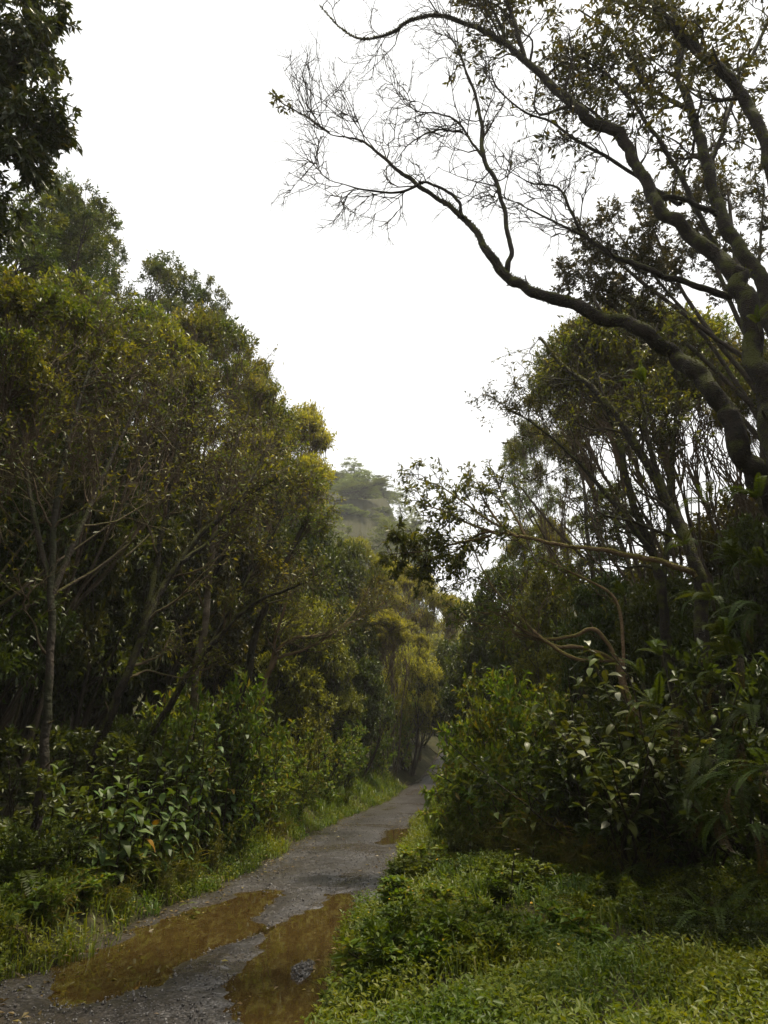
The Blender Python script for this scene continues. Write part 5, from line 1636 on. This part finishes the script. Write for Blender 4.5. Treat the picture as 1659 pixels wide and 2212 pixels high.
GF1 = 'ferns hanging on the right'
for u, v, Y, n, sc, dry, el, azc, lab in [
        (1480, 1560, 8.3, 8, 1.0, 2, -0.3, pi, 'big fern with drooping dry fronds beside the dark trunk'),
        (1420, 1530, 8.8, 7, 0.95, 1, 0.0, pi, 'fern arching pale fronds over the big oval leaves'),
        (1560, 1480, 7.8, 7, 0.9, 1, -0.1, pi, 'fern on the dark trunk above the drooping dry fronds'),
        (1620, 1540, 7.0, 8, 1.0, 2, -0.4, pi, 'hanging fern at the right edge level with the oval leaves'),
        (1490, 1720, 7.8, 7, 0.9, 2, -0.7, -pi / 2, 'fern hanging straight down into the dark hollow'),
        (1590, 1680, 6.8, 8, 0.9, 2, -0.6, pi, 'hanging fern right of the dark hollow'),
        (1660, 1660, 6.2, 8, 0.9, 3, -0.5, pi, 'dry fronded fern low at the right edge'),
        (1560, 1380, 8.0, 6, 0.8, 0, 0.1, pi, 'fern at the fork of the dark trunk'),
        (1590, 1230, 7.4, 6, 0.85, 0, 0.3, pi, 'bright fern sprouting from the big mossy trunk at the right edge'),
        (1640, 1080, 6.8, 6, 0.75, 0, 0.4, pi, 'small bright fern perched where the arching limb leaves the right edge'),
        (1530, 1090, 8.5, 6, 0.85, 0, 0.2, pi, 'fern with long bright level fronds below the arching limb'),
        (1440, 760, 7.35, 4, 0.5, 0, 0.6, pi, 'little fern growing on top of the arching mossy limb'),
        (1390, 830, 9.2, 6, 0.7, 0, 0.2, pi, 'bright fern hanging below the arching mossy limb'),
        (1640, 700, 7.2, 5, 0.6, 0, 0.2, -pi / 2, 'small fern on the thick trunk at the right edge'),
        (1350, 1290, 11, 5, 0.7, 0, 0.3, pi, 'small fern on the slim mossy tree'),
        (1390, 1480, 9.3, 6, 0.8, 0, 0.5, pi, 'arching fern among the big oval leaves'),
        (1640, 1330, 6.9, 7, 0.9, 1, -0.2, pi, 'feathery dark fern halfway up the right edge'),
        (1290, 1440, 10.2, 5, 0.6, 0, 0.4, pi, 'small fern under the flat orange branches')]:
    p, _ = P(u, v, Y)
    fern(p, n, lab, GF1, sc * .75, dry, el, azc, 1.3)
for k, (u, v, Y, n, sc, dry, el, lab) in enumerate([
        (1520, 1640, 7.6, 7, .8, 1, -.6, 'fern hanging against the dark trunk over the hollow'),
        (1450, 1640, 8.4, 6, .75, 1, -.5, 'small drooping fern just right of the oval leaves'),
        (1600, 1600, 7.2, 7, .85, 1, -.4, 'fern with long slack fronds under the right edge'),
        (1560, 1760, 7.0, 7, .8, 2, -.8, 'lowest hanging fern above the bottom right bushes'),
        (1630, 1790, 6.4, 7, .75, 1, -.6, 'drooping fern low at the right edge beside the dry fronds'),
        (1430, 1420, 9.2, 6, .7, 0, .2, 'fern between the oval leaves and the dark trunk'),
        (1540, 1300, 8.2, 6, .75, 0, 0., 'fern clinging to the dark trunk under the level branch'),
        (1600, 1420, 7.4, 7, .85, 1, -.2, 'fern in the middle of the right edge shade'),
        (1650, 1230, 7.0, 6, .7, 0, .1, 'feathery fern on the big trunk just below the bright one'),
        (1400, 1620, 8.8, 6, .7, 1, -.5, 'fern trailing under the oval leaves into the hollow'),
        (1480, 1180, 9.4, 5, .6, 0, .2, 'little fern where the level branch leaves its trunk')]):
    p, _ = P(u, v, Y)
    fern(p, n, lab, GF1, sc * .75, dry, el, pi if k % 2 else pi + 0.8, 1.3)
GF2 = 'ferns on the shaded banks'
for u, Y, n, sc, dry, lab in [
        (60, 8.0, 8, 1.0, 0, 'long fronded fern at the left edge of the bank'),
        (180, 8.7, 7, 0.9, 2, 'brown tinged fern behind the front broad leaved plants'),
        (300, 10.5, 8, 1.1, 0, 'upright yellow green fern in the dark of the left bank'),
        (320, 9.9, 6, 0.9, 3, 'withered fern below the upright yellow green one'),
        (270, 11, 7, 0.8, 0, 'small fern deep in the left shade'),
        (420, 11.5, 6, 0.8, 0, 'fern at the foot of the pale barked tree'),
        (120, 9.5, 6, 0.9, 1, 'fern at the foot of the upright dark tree'),
        (110, 7.4, 7, 0.6, 0, 'low fern in the grass at the bottom left'),
        (70, 7.0, 6, 0.55, 1, 'small fern flattened over the bottom left grass'),
        (460, 10.3, 6, 0.6, 0, 'feathery fern in front of the broad leaved plants'),
        (390, 9.6, 6, 0.55, 0, 'little fern beside the front row of broad leaved plants'),
        (560, 11.5, 6, 0.55, 0, 'low fern by the left verge above the gravel'),
        (870, 22, 7, 0.9, 0, 'fern on the left verge at the road bend'),
        (1300, 8.4, 6, 0.7, 0, 'low fern at the mouth of the dark hollow'),
        (1500, 6.9, 7, 0.75, 0, 'dark fern spread over the grass below the hanging ferns')]:
    x = gx(u, Y)
    if u < 900:
        x = min(x, float(xl(Y)) - 0.35)
    fern((x, Y, float(ter(x, Y)) + 0.05), n, lab, GF2, sc, dry, 0.45)
# the lone arching frond in the right foreground grass
x, y = ground_hit(1300, 2075)
r = root('fern', 'single pale frond arching over the grass in the right foreground', 'fern', (x, y, float(ter(x, y)) + 0.05))
o = add('frond', FRONDS[1], r)
orient(o, (0, 0, 0.05), pi - 0.1, 0.35, 0.5, 0.62)


# ------------------------------------------------------------------ tall grasses, saplings, flowers, stones, twigs
def tall_grass(x, y, h, n, mat):
    az = rng.uniform(0, 2 * pi, n)
    base = np.stack([rng.normal(size=n) * .12, rng.normal(size=n) * .12, np.full(n, -.03)], -1)
    P0, R0 = stems_from(base, np.stack([np.cos(az) * .45, np.sin(az) * .45, np.ones(n)], -1), h * rng.uniform(.6, 1.1, n), 7, 0.06, (0, 0, -0.06), np.full(n, .004), .3)
    V, F = tubes(P0, R0, 3)
    V2, F2 = leaves(P0, 5, (0.12, 0.28), 0.05, 0.3, 0.6, 0.1, None, spread=0.7)
    return merge([(V, F), (V2, F2)])


TG = [tall_grass(0, 0, 0.8, 60, 'straw') for _ in range(3)]
TGM = [[('blades', mesh_np('blades', *t, M['straw']), 'stuff')] for t in TG]
for k, (u, Y, s, lab) in enumerate([
        (1080, 11.5, 1.1, 'straw coloured tall grass clump in front of the right thicket'), (1130, 11, 1.2, 'tall dry grass clump below the pale leaved shrub'),
        (1180, 10.3, 1.0, 'grass clump leaning at the left of the dark hollow'), (1040, 12.3, 0.9, 'dry grass clump near the right road verge'),
        (1240, 9.6, 0.9, 'green grass clump at the lip of the dark hollow'), (990, 13.5, 0.8, 'small grass clump beside the far puddle'),
        (690, 14.6, 0.7, 'grass clump at the left road edge below the bushes'), (470, 9.6, 0.7, 'yellowish grass clump left of the gravel tongue'),
        (520, 10.2, 0.7, 'feathery grass clump on the left verge'), (330, 8.6, 0.6, 'grass clump below the front broad leaved plants'),
        (1350, 9.0, 0.8, 'shaded grass clump beneath the hanging ferns'), (150, 7.6, 0.6, 'stalky grass clump on the bottom left verge')]):
    x = gx(u, Y)
    x = min(x, float(xl(Y)) - 0.3) if u < 800 else max(x, float(xr(Y)) + 0.3)
    spawn('grass_clump', TGM[k % 3], lab, 'grass clump', (x, Y, float(ter(x, Y))), rng.uniform(0, 6), s, 'tall grass clumps')

SLEAF = [leaf_mesh('leaf', 0.13, 0.07, 'leaf_olive', c) for c in (0.3, 0.6)]
for u, v, hh, lab in [(1105, 2010, 0.55, 'thin stalked sapling standing in the right foreground grass'), (1010, 1900, 0.5, 'young plant with drooping leaves in the right verge grass'),
                      (1150, 1940, 0.45, 'young plant with yellow green leaves right of the drooping one'), (125, 1960, 0.7, 'stalky young plant on the bottom left verge'),
                      (165, 1930, 0.75, 'second stalky young plant on the bottom left verge, farther from the edge'), (1075, 1890, 0.55, 'leafy young plant below the straw coloured grass'),
                      (250, 1890, 0.6, 'young plant under the front broad leaved plants')]:
    x, y = ground_hit(u, v)
    broad_plant(x, y, hh, lab, 'young plants in the grass', 9, (0.08, 0), SLEAF, name='young_plant')

WEED = [bush(0.45, 18, 9, 'herb', (0.045, 0.085), 0.36, 0.6), bush(0.4, 16, 8, 'leaf_bush', (0.06, 0.10), 0.42, 0.8)]
ORDW = ['nearest', 'second', 'third', 'fourth', 'fifth', 'sixth', 'seventh', 'eighth', 'ninth', 'tenth', 'eleventh', 'twelfth', 'thirteenth', 'fourteenth', 'fifteenth', 'sixteenth']
for side, nm, pts in ((1, 'right', [(760, 2140), (900, 2150), (1050, 2120), (860, 2060), (1180, 2090), (980, 2040), (1330, 2040), (880, 1985), (1100, 1985), (1240, 1965), (930, 1930), (1030, 1930), (1180, 1915), (910, 1880), (980, 1850)]),
                      (-1, 'left', [(40, 2060), (140, 2020), (60, 1980), (230, 1970), (150, 1930), (320, 1930), (400, 1890), (490, 1860), (560, 1830)])):
    P_ = sorted([ground_hit(*q) for q in pts], key=lambda q: q[1])
    for k, (x, y) in enumerate(P_):
        x = max(x, float(xr(y)) + .65) if side > 0 else min(x, float(xl(y)) - .3)
        o = spawn('weed_clump', WEED[k % 2], f'low leafy weed clump on the {nm} verge, {ORDW[k]} along it from the viewpoint', 'weed', (x, y, float(ter(x, y)) - .03), rng.uniform(0, 6),
                  (rng.uniform(.9, 1.5), rng.uniform(.9, 1.5), rng.uniform(.55, .95)), 'low weed clumps on the verges')
FL = leaf_geo(np.zeros((6, 3)), np.stack([np.cos(np.arange(6) * pi / 3), np.sin(np.arange(6) * pi / 3), np.full(6, .35)], -1), np.tile([0, 0, 1.0], (6, 1)), np.full(6, .016), np.full(6, .011))
FLM = mesh_np('yellow_flower', *FL, M['petal'])
FLP = mesh_np('pink_flower', *merge([(FL[0] * 1.8, FL[1])]), M['petal_pink'])
nfl = 0
while nfl < 44:
    side = 1 if rng.uniform() < 0.72 else -1
    Y = rng.uniform(5.6, 12)
    dd = rng.uniform(0.05, 2.6)
    x = float(xr(Y) + dd) if side > 0 else float(xl(Y) - dd * .8)
    if abs(x) > 0.55 * Y:
        continue
    o = add('yellow_flower', FLM, loc=(x, Y, float(ter(x, Y)) + rng.uniform(.16, .24)))
    o['label'] = 'tiny yellow flower dotted in the roadside grass'
    o['category'] = 'flower'
    o['group'] = 'tiny yellow flowers in the roadside grass'
    o.rotation_euler = (rng.uniform(-.7, .7), rng.uniform(-.7, .7), 0)
    o.scale = [rng.uniform(.6, 1.05)] * 3
    nfl += 1
for u, v, hh, lab in [(868, 1815, .35, 'pale pink flower at the right road edge below the far puddle'), (1125, 1915, .4, 'pale pink flower standing in the right foreground grass')]:
    x, y = ground_hit(u, v + 12)
    o = add('pink_flower', FLP, loc=(x, y, float(ter(x, y)) + .22))
    o['label'] = lab
    o['category'] = 'flower'

# dark stones at the tip of the left puddle
for k, (u, v, rr) in enumerate([(585, 1915, .035), (592, 1904, .03), (578, 1922, .025), (600, 1890, .03), (590, 1897, .02), (610, 1883, .022), (570, 1930, .02)]):
    x, y = ground_hit(u, v)
    V = ICO_V * np.array([1.3, 1, .6]) * rr * rng.uniform(.8, 1.2, (12, 1))
    o = add('stone', mesh_np('stone', V, [ICO_F], M['stone']), loc=(x, y, float(zroad(y)) + .02))
    o['label'] = 'small dark stone in the cluster at the tip of the left puddle'
    o['category'] = 'stone'
    o['group'] = 'dark stones at the puddle tip'
# fallen twig with a leaf at the edge of the left puddle
a = np.array(ground_hit(330, 1945)); b = np.array(ground_hit(430, 1985))
r = root('fallen_twig', 'thin fallen twig with leaves lying over the edge of the left puddle', 'twig', (a[0], a[1], float(zroad(a[1])) + .08))
pt = np.array([[0, 0, .15], [*(b - a) * .5, .06], [*(b - a), -.05]])
pt = catmull(pt, 9)[None]
add('stalk', mesh_np('stalk', *tubes(pt, np.linspace(.006, .003, 9)[None], 5), M['twig']), r)
for k in range(5):
    o = add('leaf', SLEAF[k % 2], r)
    orient(o, pt[0, 6 + k % 3], k * 1.3, .4, 0, .9)

# ------------------------------------------------------------------ haze
hm, hnt, ho = newmat('haze_air')
pv = hnt.nodes.new('ShaderNodeVolumePrincipled')
pv.inputs['Color'].default_value = (0.93, 0.96, 0.97, 1)
pv.inputs['Density'].default_value = 0.0006
pv.inputs['Anisotropy'].default_value = 0.2
hnt.links.new(pv.outputs[0], ho.inputs['Volume'])
x0, x1, y0, y1, z0, z1 = -152, 152, -122, 182, -2, 95
V = np.array([[x0, y0, z0], [x1, y0, z0], [x1, y1, z0], [x0, y1, z0], [x0, y0, z1], [x1, y0, z1], [x1, y1, z1], [x0, y1, z1]], float)
F = np.array([[0, 3, 2, 1], [4, 5, 6, 7], [0, 1, 5, 4], [1, 2, 6, 5], [2, 3, 7, 6], [3, 0, 4, 7]])
add('haze', mesh_np('haze', V, [F], hm), kind='stuff')
